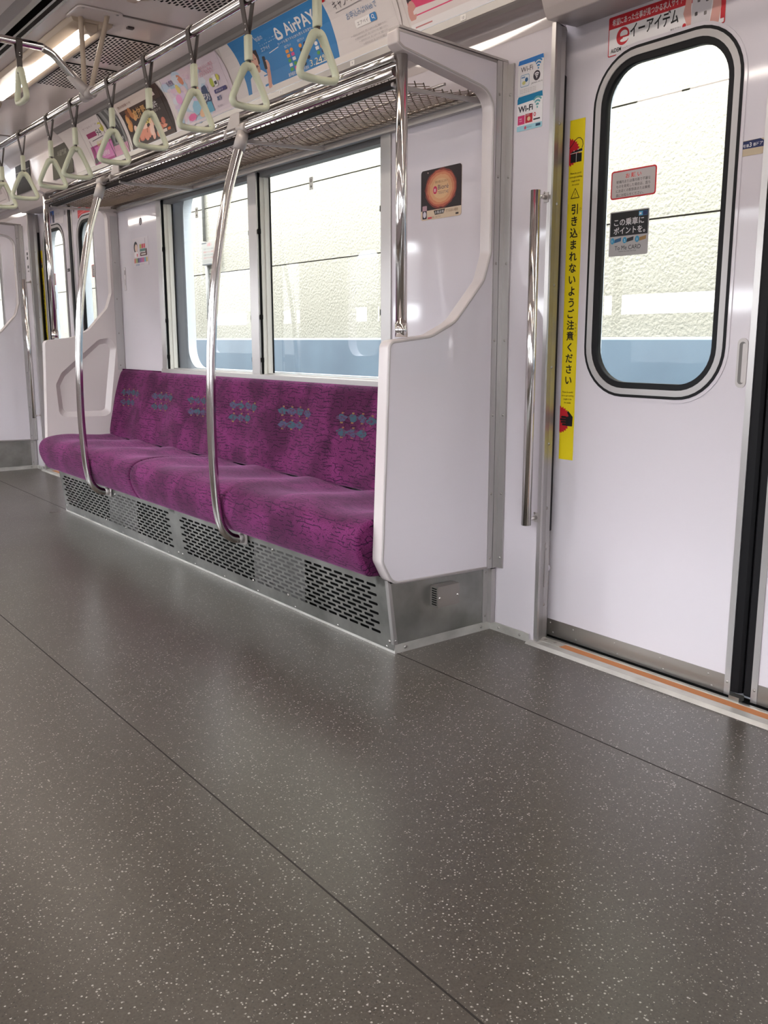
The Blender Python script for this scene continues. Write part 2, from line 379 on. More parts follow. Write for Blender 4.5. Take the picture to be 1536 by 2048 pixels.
# ---------------------------------------------------------------- flat printed graphics
TXT = {}
def textmesh(body, bold):
    k = (body, bold)
    if k not in TXT:
        c = bpy.data.curves.new('t', 'FONT'); c.body = body; c.offset = bold; c.resolution_u = 3
        o = bpy.data.objects.new('t', c); COL.objects.link(o); bpy.context.view_layer.update()
        me = o.to_mesh(); vs = [(v.co.x, v.co.y) for v in me.vertices]; fs = [tuple(p.vertices) for p in me.polygons]
        o.to_mesh_clear(); bpy.data.objects.remove(o); bpy.data.curves.remove(c)
        TXT[k] = (vs, fs)
    return TXT[k]
class Print:
    """a printed sheet: base w x h metres, shapes laid on it in thin layers"""
    def __init__(s, w, h, col, r=0.0, th=0.0012):
        s.w, s.h = w, h; s.items = []; s.th = th; s.n = 0
        s.base = rrect(0, w, 0, h, r, 4) if r else [(0, 0), (w, 0), (w, h), (0, h)]
        s.bcol = col
    def poly(s, pts, col):
        s.n += 1; s.items.append((pts, [tuple(range(len(pts)))], col, s.th+0.00003*s.n)); return s
    def rect(s, u0, u1, v0, v1, col, r=0): return s.poly(rrect(u0, u1, v0, v1, r, 4) if r else [(u0, v0), (u1, v0), (u1, v1), (u0, v1)], col)
    def disc(s, u, v, ru, rv, col, a0=0, a1=360, n=24):
        pts = [(u+ru*math.cos(math.radians(a0+(a1-a0)*k/n)), v+rv*math.sin(math.radians(a0+(a1-a0)*k/n))) for k in range(n+(0 if a1-a0 == 360 else 1))]
        return s.poly(pts, col)
    def arc(s, u, v, r0, r1, a0, a1, col, n=14, ky=1.0):
        A = [math.radians(a0+(a1-a0)*k/n) for k in range(n+1)]
        return s.poly([(u+r1*math.cos(a), v+ky*r1*math.sin(a)) for a in A]+[(u+r0*math.cos(a), v+ky*r0*math.sin(a)) for a in reversed(A)], col)
    def line(s, pts, wd, col):
        for (a, b), (c, d) in zip(pts[:-1], pts[1:]):
            l = math.hypot(c-a, d-b) or 1; nx, ny = -(d-b)/l*wd/2, (c-a)/l*wd/2
            s.poly([(a-nx, b-ny), (c-nx, d-ny), (c+nx, d+ny), (a+nx, b+ny)], col)
        return s
    def frame(s, wd, col, r=0): 
        s.poly(rrect(0, s.w, 0, s.h, r, 4) if r else [(0, 0), (s.w, 0), (s.w, s.h), (0, s.h)], col)
        return s
    def text(s, body, u, v, size, col, width=None, bold=0.0, align='l', skew=0.0):
        vs, fs = textmesh(body, bold)
        if not vs: return s
        x0 = min(p[0] for p in vs); x1 = max(p[0] for p in vs); kx = size if width is None else width/(x1-x0)
        tot = (x1-x0)*kx; ou = u-(tot/2 if align == 'c' else tot if align == 'r' else 0)
        s.n += 1
        s.items.append(([(ou+(p[0]-x0)*kx+skew*p[1]*size, v+p[1]*size) for p in vs], fs, col, s.th+0.00003*s.n)); return s
    def build(s, name, fmap, parent=None, cuts=(), **kw):
        mb = MB(); b = s.base; nb = len(b)
        def put(pts2, faces, d, col):
            if cuts:
                bm = bmesh.new(); V = [bm.verts.new((p[0], p[1], 0)) for p in pts2]
                for f in faces:
                    try: bm.faces.new([V[i] for i in f])
                    except ValueError: pass
                for c in cuts:
                    bmesh.ops.bisect_plane(bm, geom=bm.verts[:]+bm.edges[:]+bm.faces[:], plane_co=(0, c, 0), plane_no=(0, 1, 0))
                bm.verts.index_update()
                mb.raw([fmap(v.co.x, v.co.y, d) for v in bm.verts], [tuple(v.index for v in f.verts) for f in bm.faces], col)
                bm.free()
            else: mb.raw([fmap(p[0], p[1], d) for p in pts2], faces, col)
        put(b, [tuple(range(nb))], s.th, s.bcol)
        mb.raw([fmap(p[0], p[1], s.th) for p in b]+[fmap(p[0], p[1], 0.0) for p in b], [(i, i+nb, (i+1) % nb+nb, (i+1) % nb) for i in range(nb)], s.bcol)
        for pts, faces, col, d in s.items: put(pts, faces, d, col)
        return mb.build(name, parent, **kw)
def onwall(x, yl, zb): return lambda u, v, d: (x-d, yl-u, zb+v)

# ================================================================ the carriage shell
W, D = 2.035, 2.121            # inner side wall, door plane
XL = -0.55                     # opposite wall
XC = (W+XL)/2
Y0, Y1 = -8.2, 11.6
Z_C = 2.155
BAY = [(2.04, 5.125), (6.86, 9.945)]        # seat bays between end partitions (outer faces)
DOORS = [(1.21, 0.56, 1.854), (6.105, 5.48, 6.705)]   # centre, doorway edges
DY = 4.82
STR = 'structure'

fl = MB(); fl.box(XL-0.1, D+0.10, Y0, Y1, -0.06, 0.0, FLOOR)
floor = fl.build('floor', label='grey speckled vinyl floor running the length of the carriage', cat='floor', kind=STR)
for i, x in enumerate((0.786, 1.637)):
    sm = MB(); sm.box(x-0.0016, x+0.0016, Y0+0.05, Y1-0.05, -0.001, 0.0006, ink(52, 47, 44, 0.6))
    sm.build('floor_seam', parent=floor)

def side_wall(name, x0, x1, y0, y1, hole, label, mat=WALLP):
    mb = MB()
    mb.prism([(y0, 0), (y1, 0), (y1, 1.815), (y0, 1.815)], x0, x1, mat, 'x', holes=[hole] if hole else [])
    return mb.build(name, label=label, cat='wall', kind=STR)
def win_hole(yb): return [(yb+0.613, 0.79), (yb+2.465, 0.79), (yb+2.465, 1.668), (yb+0.613, 1.668)]
side_wall('wall_right', W, W+0.055, 1.869, 5.465, win_hole(2.04), 'pale lilac side wall above the purple bench, pierced by a double window')
side_wall('wall_right_far', W, W+0.055, 6.720, Y1, win_hole(6.86), 'pale lilac side wall beyond the far doors')
# pale outer body shell with round-cornered window openings, and door openings
def pierced(x0, x1, y0, y1, z0, z1, holes, mat):
    """long wall with several openings, built as butted bays of one mesh"""
    holes = sorted(holes, key=lambda h: min(p[0] for p in h)); mb = MB()
    cuts = [y0]+[(max(p[0] for p in a)+min(p[0] for p in b))/2 for a, b in zip(holes[:-1], holes[1:])]+[y1]
    for a, b, h in zip(cuts[:-1], cuts[1:], holes): mb.prism([(a, z0), (b, z0), (b, z1), (a, z1)], x0, x1, mat, 'x', holes=[h])
    return mb
def dhole(yc, s0, s1): return rrect(yc+s0, yc+s1, 0.782, 1.71, 0.13, 8)
nw = pierced(W, W+0.055, Y0, 0.545, 0, 1.815, [win_hole(-2.78), win_hole(-7.60)], WALLP)
nw.build('wall_right_near', label='pale lilac side wall on the near side of the sliding doors', cat='wall', kind=STR)
hs = []
for yb in (-7.60, -2.78, 2.04, 6.86): hs.append(rrect(yb+0.56, yb+2.466, 0.797, 1.70, 0.11, 10))
for yc, a, b in DOORS:
    hs.append(dhole(yc, 0.10, 0.58)); hs.append(dhole(yc, -0.58, -0.10))
pierced(2.158, 2.205, Y0, Y1, -0.25, 2.3, hs, SKIN).build('wall_right_outer', label='pale outer body shell seen round the window edges', cat='wall', kind=STR)
# opposite side: wall with window and door-glass openings that let the daylight in
lh = []
for yb in (-7.60, -2.78, 2.04, 6.86): lh.append(rrect(yb+0.60, yb+2.48, 0.80, 1.66, 0.06, 6))
for yc, a, b in DOORS+[(-3.61, 0, 0)]:
    lh.append(rrect(yc+0.11, yc+0.56, 0.80, 1.70, 0.12, 8)); lh.append(rrect(yc-0.56, yc-0.11, 0.80, 1.70, 0.12, 8))
lw = pierced(XL-0.09, XL, Y0, Y1, 0, 2.2, lh, WALLP)
lw.build('wall_left', label='side wall behind the viewer with its row of windows', cat='wall', kind=STR)
for nm, y in (('wall_end_near', Y0), ('wall_end_far', Y1)):
    e = MB(); e.box(XL-0.09, D+0.09, y-0.05, y, 0, 2.35, WALLP) if y < 0 else e.box(XL-0.09, D+0.09, y, y+0.05, 0, 2.35, WALLP)
    e.build(nm, label='end wall of the carriage, ' + ('behind the viewer' if y < 0 else 'at the far end'), cat='wall', kind=STR)

# cove over the windows: profile in (x,z), used for the wall cover, the strips and the posters
AD = [(1.950, 1.889), (1.947, 1.914), (1.938, 1.951), (1.924, 1.987), (1.909, 2.021), (1.892, 2.048), (1.872, 2.071), (1.851, 2.090)]
AL = [0.0]
for a, b in zip(AD[:-1], AD[1:]): AL.append(AL[-1]+math.hypot(b[0]-a[0], b[1]-a[1]))
def onad(yl):
    def f(u, v, d):
        v = min(max(v, -0.02), AL[-1]+0.02); i = 0
        while i < len(AL)-2 and v > AL[i+1]: i += 1
        t = (v-AL[i])/(AL[i+1]-AL[i]); a, b = AD[i], AD[i+1]; l = AL[i+1]-AL[i]
        nx, nz = -(b[1]-a[1])/l, (b[0]-a[0])/l
        return (a[0]+(b[0]-a[0])*t+nx*d, yl-u, a[1]+(b[1]-a[1])*t+nz*d)
    return f
ADH = AL[-1]
def sweep(name, prof, y0, y1, mat, label, kind=STR, smooth=True):
    # runs along each bay and stops at the header boxes over the doors
    mb = MB(); n = len(prof)
    for a, b in ((y0, 0.526), (1.857, 5.446), (6.708, y1)):
        mb.raw([(x, y, z) for y in (a, b) for x, z in prof], [(i, i+1, n+i+1, n+i) for i in range(n-1)], mat, smooth)
    return mb.build(name, label=label, cat='trim', kind=kind)
cov = [(2.0342, 1.800), (2.0342, 1.815), (2.0342, 1.830), (2.0342, 1.845), (2.0338, 1.853), (2.030, 1.858), (2.014, 1.862), (1.985, 1.863)]
def wavy_cover(label):
    mb = MB(); n = len(cov)
    for a, b in ((Y0, 0.526), (1.857, 5.446), (6.708, Y1)):
        m = max(2, int((b-a)/0.05)); vs = []
        for k in range(m+1):
            y = a+(b-a)*k/m; wv = 0.022*math.sin(2*PI*(y-1.9)/1.15)
            for x, z in cov:
                t = min(z-1.80, (1.863-z)*4)
                vs.append((x+wv*max(0, t), y, z))
        mb.raw(vs, [(k*n+i, k*n+i+1, (k+1)*n+i+1, (k+1)*n+i) for k in range(m) for i in range(n-1)], GLOSSW, True)
    return mb.build('trim_1', label=label, cat='trim', kind=STR)
wavy_cover( 'glossy curved cover panel between the side wall and the poster rail')
sweep('trim_2', [(1.985, 1.860), (1.958, 1.862), (1.952, 1.866), (1.9505, 1.887), (1.952, 1.889)], Y0, Y1, pm('poster_rail_grey', (0.34, 0.32, 0.30), 0.35, 0.3), 'grey metal rail holding the lower edge of the posters', smooth=False)
sweep('trim_3', [(x+0.0012, z+0.0008) for x, z in AD], Y0, Y1, pm('poster_back_panel', (0.50, 0.455, 0.44), 0.3), 'curved pale panel behind the posters')
sweep('trim_4', [(1.853, 2.089), (1.846, 2.092), (1.838, 2.100), (1.822, 2.112)], Y0, Y1, pm('upper_poster_rail', (0.22, 0.205, 0.20), 0.35, 0.4), 'dark grey rail holding the upper edge of the posters', smooth=False)
sweep('trim_5', [(1.822, 2.112), (1.806, 2.117), (1.785, 2.132), (1.765, Z_C)], Y0, Y1, GLOSSW, 'pale curved strip between the poster rail and the ceiling')

ce = MB()
ce.box(1.255, 1.80, Y0, Y1, Z_C, Z_C+0.03, CEIL)
ce.box(2*XC-1.80, 2*XC-1.255, Y0, Y1, Z_C, Z_C+0.03, CEIL)
ce.box(2*XC-1.17, 1.17, Y0, Y1, 2.205, 2.235, CEIL)
ce.box(XL-0.09, 2*XC-1.80, Y0, Y1, Z_C, Z_C+0.03, CEIL)
ce.box(1.80, 2.21, Y0, Y1, 2.26, 2.29, CEIL)
ceil = ce.build('ceiling', label='pale grey panelled ceiling with raised centre', cat='ceiling', kind=STR)
for y in (-1.27, 1.14, 3.555, 5.97, 8.38):
    j = MB(); j.box(1.32, 1.80, y-0.006, y+0.006, Z_C-0.003, Z_C+0.001, ink(120, 108, 105)); j.build('ceiling_joint', parent=ceil)
ra = MB()
for sx in (1, -1):
    X = (lambda x: x) if sx == 1 else (lambda x: 2*XC-x)
    for a, b, z0, m in ((1.165, 1.190, 2.150, DKCHROME), (1.190, 1.222, 2.185, DARK), (1.222, 1.232, 2.150, DKCHROME), (1.232, 1.250, 2.17, DKCHROME), (1.250, 1.262, 2.148, DKCHROME)):
        ra.box(min(X(a), X(b)), max(X(a), X(b)), Y0, Y1, z0, 2.21, m)
ra.build('trim_6', label='dark metal air slot rails along the ceiling centre', cat='trim', kind=STR)

# ---- header boxes over the doors, jambs, sills
for i, (yc, ya, yb) in enumerate(DOORS):
    h = MB(); h.prism(rpoly([(2.150, 1.812), (2.0, 1.806), (1.985, 1.83), (1.955, 1.905), (1.948, 2.09), (1.90, 2.135), (1.80, 2.158), (2.15, 2.165)], [0, 0.006, 0.02, 0.05, 0.03, 0.04, 0, 0], 5), ya-0.035, yb+0.004, FRPW, 'y')
    h.build('trim_%d' % (7+i), label=('pale header box over the %s sliding doors' % ('near' if i == 0 else 'far')), cat='trim', kind=STR)
    for s, y in ((1, yb), (-1, ya)):
        j = MB()
        # slanting aluminium jamb: front edge narrower than the pocket behind it
        out = [(W-0.0025, y+s*0.0145), (W-0.0025, y), (W+0.004, y-s*0.001), (D-0.004, y+s*0.034), (D-0.004, y+s*0.045), (W+0.056, y+s*0.045), (W+0.056, y+s*0.0145)]
        j.prism(out, 0.0, 1.808, ALU, 'z')
        for z in (0.12, 0.30, 0.43, 0.63, 0.86, 1.10, 1.33, 1.55):
            j.dome((W+0.040, y+s*0.0145, z), (-0.38, -s, 0), 0.005, SCREW)
        for z in (0.43, 0.86, 1.10, 1.33): pass
        j.build('trim_%d' % (10+2*i+(s > 0)), label='aluminium door jamb on the %s side of the %s doorway' % ('far' if s > 0 else 'near', 'near' if i == 0 else 'far'), cat='trim', kind=STR)
        g = MB(); a = y+s*0.0265; b = y+s*0.0335
        g.prism([(W+0.067, y+s*0.0245), (D-0.003, y+s*0.0315), (D-0.003, y+s*0.0355), (W+0.067, y+s*0.029)], 0.352, 1.686, RUBBER, 'z')
        gb = g.build('door_seal', label='black rubber seal strip on the %s jamb of the %s doorway' % ('far' if s > 0 else 'near', 'near' if i == 0 else 'far'), cat='seal')
        if s > 0:
            p = MB(); p.prism(rrect(-0.023, 0.023, 0, 0.145, 0.008, 3), 0, 0.003, CAST, 'z')
            k = 0.38; vs = []
            th = math.atan2(0.034, D-W-0.008)
            p2 = MB()
            for v in p.v:
                t = (v[0]+0.058); p2.v.append((W+0.004+t*math.cos(th)-v[2]*math.sin(th), y+s*(t*math.sin(th)-0.0005)-s*v[2]*math.cos(th)-s*0.0, 0.175+v[1]))
            p2.f, p2.m, p2.sm, p2.mats = p.f, p.m, p.sm, p.mats
            for z in (0.185, 0.305): p2.dome((W+0.004+0.058*math.cos(th), y+0.058*math.sin(th)-0.004, z), (-0.35, -1, 0), 0.005, SCREW)
            p2.dome((W+0.004+0.058*math.cos(th), y+0.058*math.sin(th)-0.004, 0.235), (-0.35, -1, 0), 0.011, WALLP, 0.1)
            p2.build('jamb_cover_plate', label='small screwed grey plate low on the far jamb of the %s doorway' % ('near' if i == 0 else 'far'), cat='plate')
    s_ = thing('trim_%d' % (20+i), (2.07, yc, 0), 'metal and orange threshold strip under the %s sliding doors' % ('near' if i == 0 else 'far'), 'threshold', kind=STR)
    a = MB(); a.prism([(2.012, 0), (2.05, 0), (2.05, 0.010), (2.022, 0.009)], ya-0.02, yb+0.032, SKIRT, 'y'); a.build('front_strip', s_)
    a = MB(); a.box(2.05, 2.083, ya+0.09, yb-0.075, 0, 0.0085, SILL_O); a.build('orange_tread', s_)
    a = MB(); a.box(2.05, 2.0865, yb-0.075, yb+0.025, 0, 0.011, SKIRT); a.box(2.05, 2.0865, ya-0.02, ya+0.09, 0, 0.011, SKIRT)
    for q in (yb-0.045, yb-0.005): a.dome((2.068, q, 0.011), (0, 0, 1), 0.006, SCREW, 0.3)
    a.build('end_plate', s_)
    a = MB(); a.box(2.083, 2.090, ya+0.09, yb-0.075, 0, 0.010, SKIRT); a.box(2.094, 2.101, ya-0.02, yb+0.03, 0, 0.009, STEEL); a.box(2.101, 2.15, ya-0.05, yb+0.05, 0, 0.002, DARK); a.build('guide_rail', s_)

# ---- sliding door leaves
def leaf(name, yc, s, label):
    Y = lambda t: yc+s*t
    t = thing(name, (D, Y(0.36), 0.006), label, 'door', kind=STR)
    hole = [(Y(a), z) for a, z in rrect(0.120, 0.563, 0.79, 1.705, 0.135, 10)]
    hol2 = [(Y(a), z) for a, z in rrect(0.128, 0.555, 0.798, 1.697, 0.130, 10)]
    p = MB(); p.prism([(Y(0.043), 0.008), (Y(0.78), 0.008), (Y(0.78), 1.85), (Y(0.043), 1.85)], D, D+0.030, WALLP, 'x', holes=[hole]); p.build('door_panel', t)
    def ring(nm, a, b, m, x0, x1, bev=0.0):
        o = [(Y(q), z) for q, z in rrect(0.112+a, 0.571-a, 0.782+a, 1.713-a, 0.14-a, 10)]
        h = [(Y(q), z) for q, z in rrect(0.112+b, 0.571-b, 0.782+b, 1.713-b, 0.14-b, 10)]
        r = MB(); r.prism(o, x0, x1, m, 'x', holes=[h]); return r.build(nm, t)
    ring('window_flange', -0.009, 0.003, WALLP, D-0.0025, D+0.004)
    ring('outer_gasket', 0.0, 0.0085, RUBBER, D-0.004, D+0.01)
    ring('window_frame', 0.008, 0.0245, FRAMEM, D-0.005, D+0.012)
    ring('inner_gasket', 0.0235, 0.041, RUBBER, D-0.0015, D+0.02)
    g = MB(); o = [(Y(q), z) for q, z in rrect(0.15, 0.533, 0.82, 1.675, 0.10, 10)]
    g.prism(o, D+0.0125, D+0.0155, GLASS, 'x'); g.build('glass', t)
    k = MB(); k.box(D-0.0018, D+0.001, min(Y(0.048), Y(0.78)), max(Y(0.048), Y(0.78)), 0.009, 0.062, KICK)
    for q in (0.085, 0.24, 0.40, 0.56, 0.655):
        for z in (0.020, 0.050): k.dome((D-0.0018, Y(q+(0.012 if z > 0.03 else 0)), z), (-1, 0, 0), 0.0032, SCREW)
    k.build('kick_plate', t)
    e = MB(); e.box(D-0.0035, D+0.03, min(Y(0.030), Y(0.047)), max(Y(0.030), Y(0.047)), 0.009, 1.84, ALU); e.dome((D-0.0035, Y(0.039), 0.045), (-1, 0, 0), 0.004, SCREW)
    e.build('edge_trim', t)
    r = MB(); r.prism([(D+0.0, Y(0.031)), (D+0.002, Y(0.009)), (D+0.010, Y(0.002)), (D+0.028, Y(0.002)), (D+0.028, Y(0.031))], 0.02, 1.84, RUBBER, 'z'); r.build('rubber_edge', t)
    h = MB()
    h.prism([(Y(q), z) for q, z in rrect(0.050, 0.079, 0.822, 0.946, 0.0145, 8)], D-0.002, D+0.001, CAST, 'x', holes=[[(Y(q), z) for q, z in rrect(0.0555, 0.0735, 0.831, 0.937, 0.009, 8)]])
    hh = h.build('door_pull', t)
    c = MB(); c.prism([(Y(q), z) for q, z in rrect(0.0555, 0.0735, 0.831, 0.937, 0.009, 8)], D-0.0008, D-0.0002, pm('pull_recess', (0.13, 0.12, 0.115), 0.6, 0.0) if 'pull_recess' not in MATS else MATS['pull_recess'], 'x'); c.build('recess', hh)
    c = MB(); c.prism([(Y(q), z) for q, z in rrect(0.0555, 0.0645, 0.835, 0.933, 0.004, 6)], D-0.0016, D-0.0006, CAST, 'x'); c.build('grip', hh)
    v = MB(); v.dome((D, Y(0.085), 1.765), (-1, 0, 0), 0.016, ink(140, 132, 134), 0.15); v.build('lock_cover', t)
    return t
leaf('door_1', 1.21, 1, 'white sliding door leaf with the yellow caution strip and round-cornered window')
leaf('door_2', 1.21, -1, 'white sliding door leaf cut off by the right edge of the photo')
leaf('door_3', 6.105, 1, 'far sliding door leaf left of the curved pole with the blue advert above its window')
leaf('door_4', 6.105, -1, 'far sliding door leaf under the red sticker, half behind the seat end panel')
lt = MB(); lt.box(2.09, 2.115, 1.196, 1.226, 0.009, 0.022, STEEL); lt.build('door_guide', label='small metal door guide on the threshold between the two near leaves', cat='guide')

# ---- double window in the bay
def windows(yb, first, where):
    A, B, M0, M1 = yb+0.613, yb+2.465, yb+1.490, yb+1.560
    fr = MB()
    fr.box(W-0.006, W+0.02, A-0.058, A, 0.772, 1.70, ALU, 0.002); fr.box(W-0.006, W+0.02, B, B+0.052, 0.772, 1.70, ALU, 0.002)
    fr.box(W-0.006, W+0.02, M0, M1, 0.79, 1.69, ALU, 0.002)
    fr.box(W-0.012, W+0.02, A-0.01, B+0.06, 0.768, 0.793, ALU, 0.003)
    fr.box(W-0.004, W+0.02, A-0.058, B+0.052, 1.664, 1.715, ALU)
    fr.build('trim_%d' % (30+first), label='aluminium surround of the double window %s' % where, cat='window frame', kind=STR)
    for k, (a, b) in enumerate(((A, M0), (M1, B))):
        t = thing('window_%d' % (first+k), (W+0.03, (a+b)/2, 0.79), ('%s pane of the double window %s' % ('nearer, wider-looking' if k == 0 else 'farther, round-cornered', where)), 'window', kind=STR)
        bx = MB(); bx.box(W+0.004, W+0.010, a, b, 1.652, 1.664, ALU); bx.box(W+0.012, W+0.05, a, b, 1.622, 1.668, GREYBLIND); bx.box(W+0.009, W+0.016, a, b, 1.640, 1.650, ALU); bx.build('blind_case', t)
        g = MB()
        for y, s in ((b, -1), (a, 1)):
            g.box(W+0.004, W+0.012, min(y, y+s*0.004), max(y, y+s*0.004), 0.793, 1.66, DARK)
            g.box(W+0.012, W+0.030, min(y, y+s*0.008), max(y, y+s*0.008), 0.793, 1.66, BEIGE)
            g.box(W+0.030, W+0.052, min(y, y+s*0.014), max(y, y+s*0.014), 0.793, 1.66, BEIGE)
            g.box(W+0.052, W+0.058, min(y, y+s*0.018), max(y, y+s*0.018), 0.793, 1.66, RUBBER)
            for z in (0.845, 1.03, 1.39): g.box(W-0.001, W+0.010, min(y+s*0.002, y+s*0.011), max(y+s*0.002, y+s*0.011), z, z+0.02, DARK)
        g.box(W+0.03, W+0.06, a, b, 0.785, 0.797, ALU)
        g.build('guide_rail', t)
        p = MB(); p.box(W+0.058, W+0.062, a+0.004, b-0.004, 0.795, 1.65, GLASS); p.build('glass', t)
        st = Print(0.026, 0.048, ink(228, 225, 215)); st.rect(0.002, 0.024, 0.002, 0.046, ink(240, 238, 228)); st.rect(0.006, 0.020, 0.028, 0.041, ink(176, 170, 160)); st.rect(0.008, 0.018, 0.008, 0.016, ink(110, 105, 100))
        st.build('window_sticker', onwall(W+0.0575, (yb+1.165 if k == 0 else yb+2.19), 1.535 if k == 0 else 1.53), label='tiny pale sticker high on the %s window pane %s' % ('nearer' if k == 0 else 'farther', where), cat='sticker')
windows(2.04, 1, 'over the purple bench')
windows(6.86, 3, 'beyond the far doors')

# ---- skirting
def skirt(name, pts, label):
    mb = MB()
    for (x0, y0), (x1, y1) in zip(pts[:-1], pts[1:]):
        d = Vector((x1-x0, y1-y0, 0)).normalized(); nn = Vector((d.y, -d.x, 0))
        l = math.hypot(x1-x0, y1-y0)
        mb.raw([(x0, y0, 0), (x1, y1, 0), (x1, y1, 0.028), (x0, y0, 0.028)], [(0, 1, 2, 3)], SKIRT)
        k = max(1, int(l/0.27))
        for q in range(k+1):
            t = 0.04+(l-0.08)*q/k
            if l > 0.1: mb.dome((x0+d.x*t, y0+d.y*t, 0.014), nn if nn.x <= 0 and nn.y <= 0 else -nn, 0.005, SCREW)
        mb.raw([(x0, y0, 0.028), (x1, y1, 0.028), (x1+0.003, y1+(0.003 if y1 < 4 else -0.003), 0.028), (x0+0.003, y0+(0.003 if y0 < 4 else -0.003), 0.028)], [(0, 1, 2, 3)], SKIRT)
    return mb.build(name, label=label, cat='skirting', kind=STR)
BX0, BX1 = 1.629, 1.601     # seat base front x at floor / top
skirt('baseboard_right', [(BX0-0.001, 5.045), (BX0-0.001, 2.060), (W-0.006, 2.060), (W-0.006, 1.885)], 'pale metal skirting round the foot of the bench base')
skirt('baseboard_right_far', [(W-0.006, 5.045), (W-0.006, 5.43)], 'pale metal skirting beside the far seat end panel')
skirt('baseboard_right_end', [(BX0-0.001, 9.9), (BX0-0.001, 6.88), (W-0.006, 6.88), (W-0.006, 6.74)], 'pale metal skirting round the bench base beyond the far doors')

# ================================================================ bench seat
FAB_S = [0.0]
def cushion(name, prof, y0, y1, parent, bump, endr=0.022, ny=None, motifs=False):
    """closed (x,z) profile swept along y, pillowed at both ends and dished at each seat place"""
    n = len(prof); ny = ny or int((y1-y0)/0.035)
    cx = sum(p[0] for p in prof)/n; cz = sum(p[1] for p in prof)/n
    ys = []
    for k in range(5): ys.append((y0+endr*(1-math.cos(k/4*PI/2)) , k/4))
    for k in range(1, ny): ys.append((y0+endr+(y1-y0-2*endr)*k/ny, 1))
    for k in range(5): ys.append((y1-endr*(1-math.cos((4-k)/4*PI/2)), (4-k)/4))
    ORI = -1 if sum(prof[i-1][0]*prof[i][1]-prof[i][0]*prof[i-1][1] for i in range(n)) > 0 else 1
    mb = MB(); vs = []; uv = {}
    sl = [0.0]
    for i in range(1, n): sl.append(sl[-1]+math.hypot(prof[i][0]-prof[i-1][0], prof[i][1]-prof[i-1][1]))
    for y, e in ys:
        ins = endr*(1-math.sin(e*PI/2))*0.9
        for i, (x, z) in enumerate(prof):
            dx, dz = bump(x, y, z)
            vx, vz = x+dx, z+dz
            a, b = prof[i-1], prof[(i+1) % n]; tx, tz = b[0]-a[0], b[1]-a[1]; l = math.hypot(tx, tz) or 1
            vx += tz/l*ins*ORI; vz -= tx/l*ins*ORI
            uv[len(vs)] = (y, sl[i]); vs.append((vx, y, vz))
    m = len(ys); fs = []
    for k in range(m-1):
        for i in range(n):
            j = (i+1) % n; fs.append((k*n+i, k*n+j, (k+1)*n+j, (k+1)*n+i))
    
    for r_, rev in ((0, True), (m-1, False)):        # end caps with their own flat UVs
        o = len(vs); ring = vs[r_*n:(r_+1)*n]; vs += ring
        for i, p in enumerate(ring): uv[o+i] = (p[0]+5.0, p[2])
        fs.append(tuple(reversed(range(o, o+n))) if rev else tuple(range(o, o+n)))
    mb.raw(vs, fs, FABRIC, True); mb.uv = uv
    if motifs: motifs(mb)
    return mb.build(name, parent)
PITCH_Y = 0.4285; SEAT0 = 2.085
def dish(y): return math.cos(2*PI*(y-SEAT0-PITCH_Y/2)/PITCH_Y)
SEATP = [(p.x, p.y) for p in smoothpath([(1.965, 0.30, 0), (1.965, 0.385, 0), (1.93, 0.402, 0), (1.85, 0.403, 0), (1.75, 0.411, 0), (1.65, 0.420, 0), (1.575, 0.417, 0), (1.532, 0.402, 0), (1.511, 0.372, 0), (1.510, 0.338, 0), (1.519, 0.305, 0), (1.535, 0.272, 0), (1.550, 0.252, 0), (1.575, 0.244, 0), (1.65, 0.243, 0), (1.85, 0.243, 0), (1.955, 0.25, 0)], 4, True)]
BACKP = [(min(p.x, 2.024), p.y) for p in smoothpath([(2.033, 0.42, 0), (1.99, 0.395, 0), (1.935, 0.398, 0), (1.921, 0.42, 0), (1.927, 0.47, 0), (1.943, 0.54, 0), (1.958, 0.61, 0), (1.972, 0.67, 0), (1.986, 0.725, 0), (1.997, 0.757, 0), (2.010, 0.771, 0), (2.022, 0.772, 0), (2.032, 0.765, 0), (2.034, 0.60, 0)], 5, True)]
def seatbump(x, y, z):
    if z < 0.33: return 0, 0
    k = max(0, min(1, (x-1.50)/0.2)); return 0.0, (-0.011*dish(y))*k
def backbump(x, y, z):
    if x > 2.015 or z > 0.75: return 0, 0
    k = max(0, min(1, (0.75-z)/0.12)); return 0.007*dish(y)*k, 0
def back_x(y, z):
    best = None
    for (x0, z0), (x1, z1) in zip(BACKP, BACKP[1:]+BACKP[:1]):
        if (z0-z)*(z1-z) <= 0 and z0 != z1:
            x = x0+(x1-x0)*(z-z0)/(z1-z0)
            if best is None or x < best: best = x
    return best+backbump(best, y, z)[0]
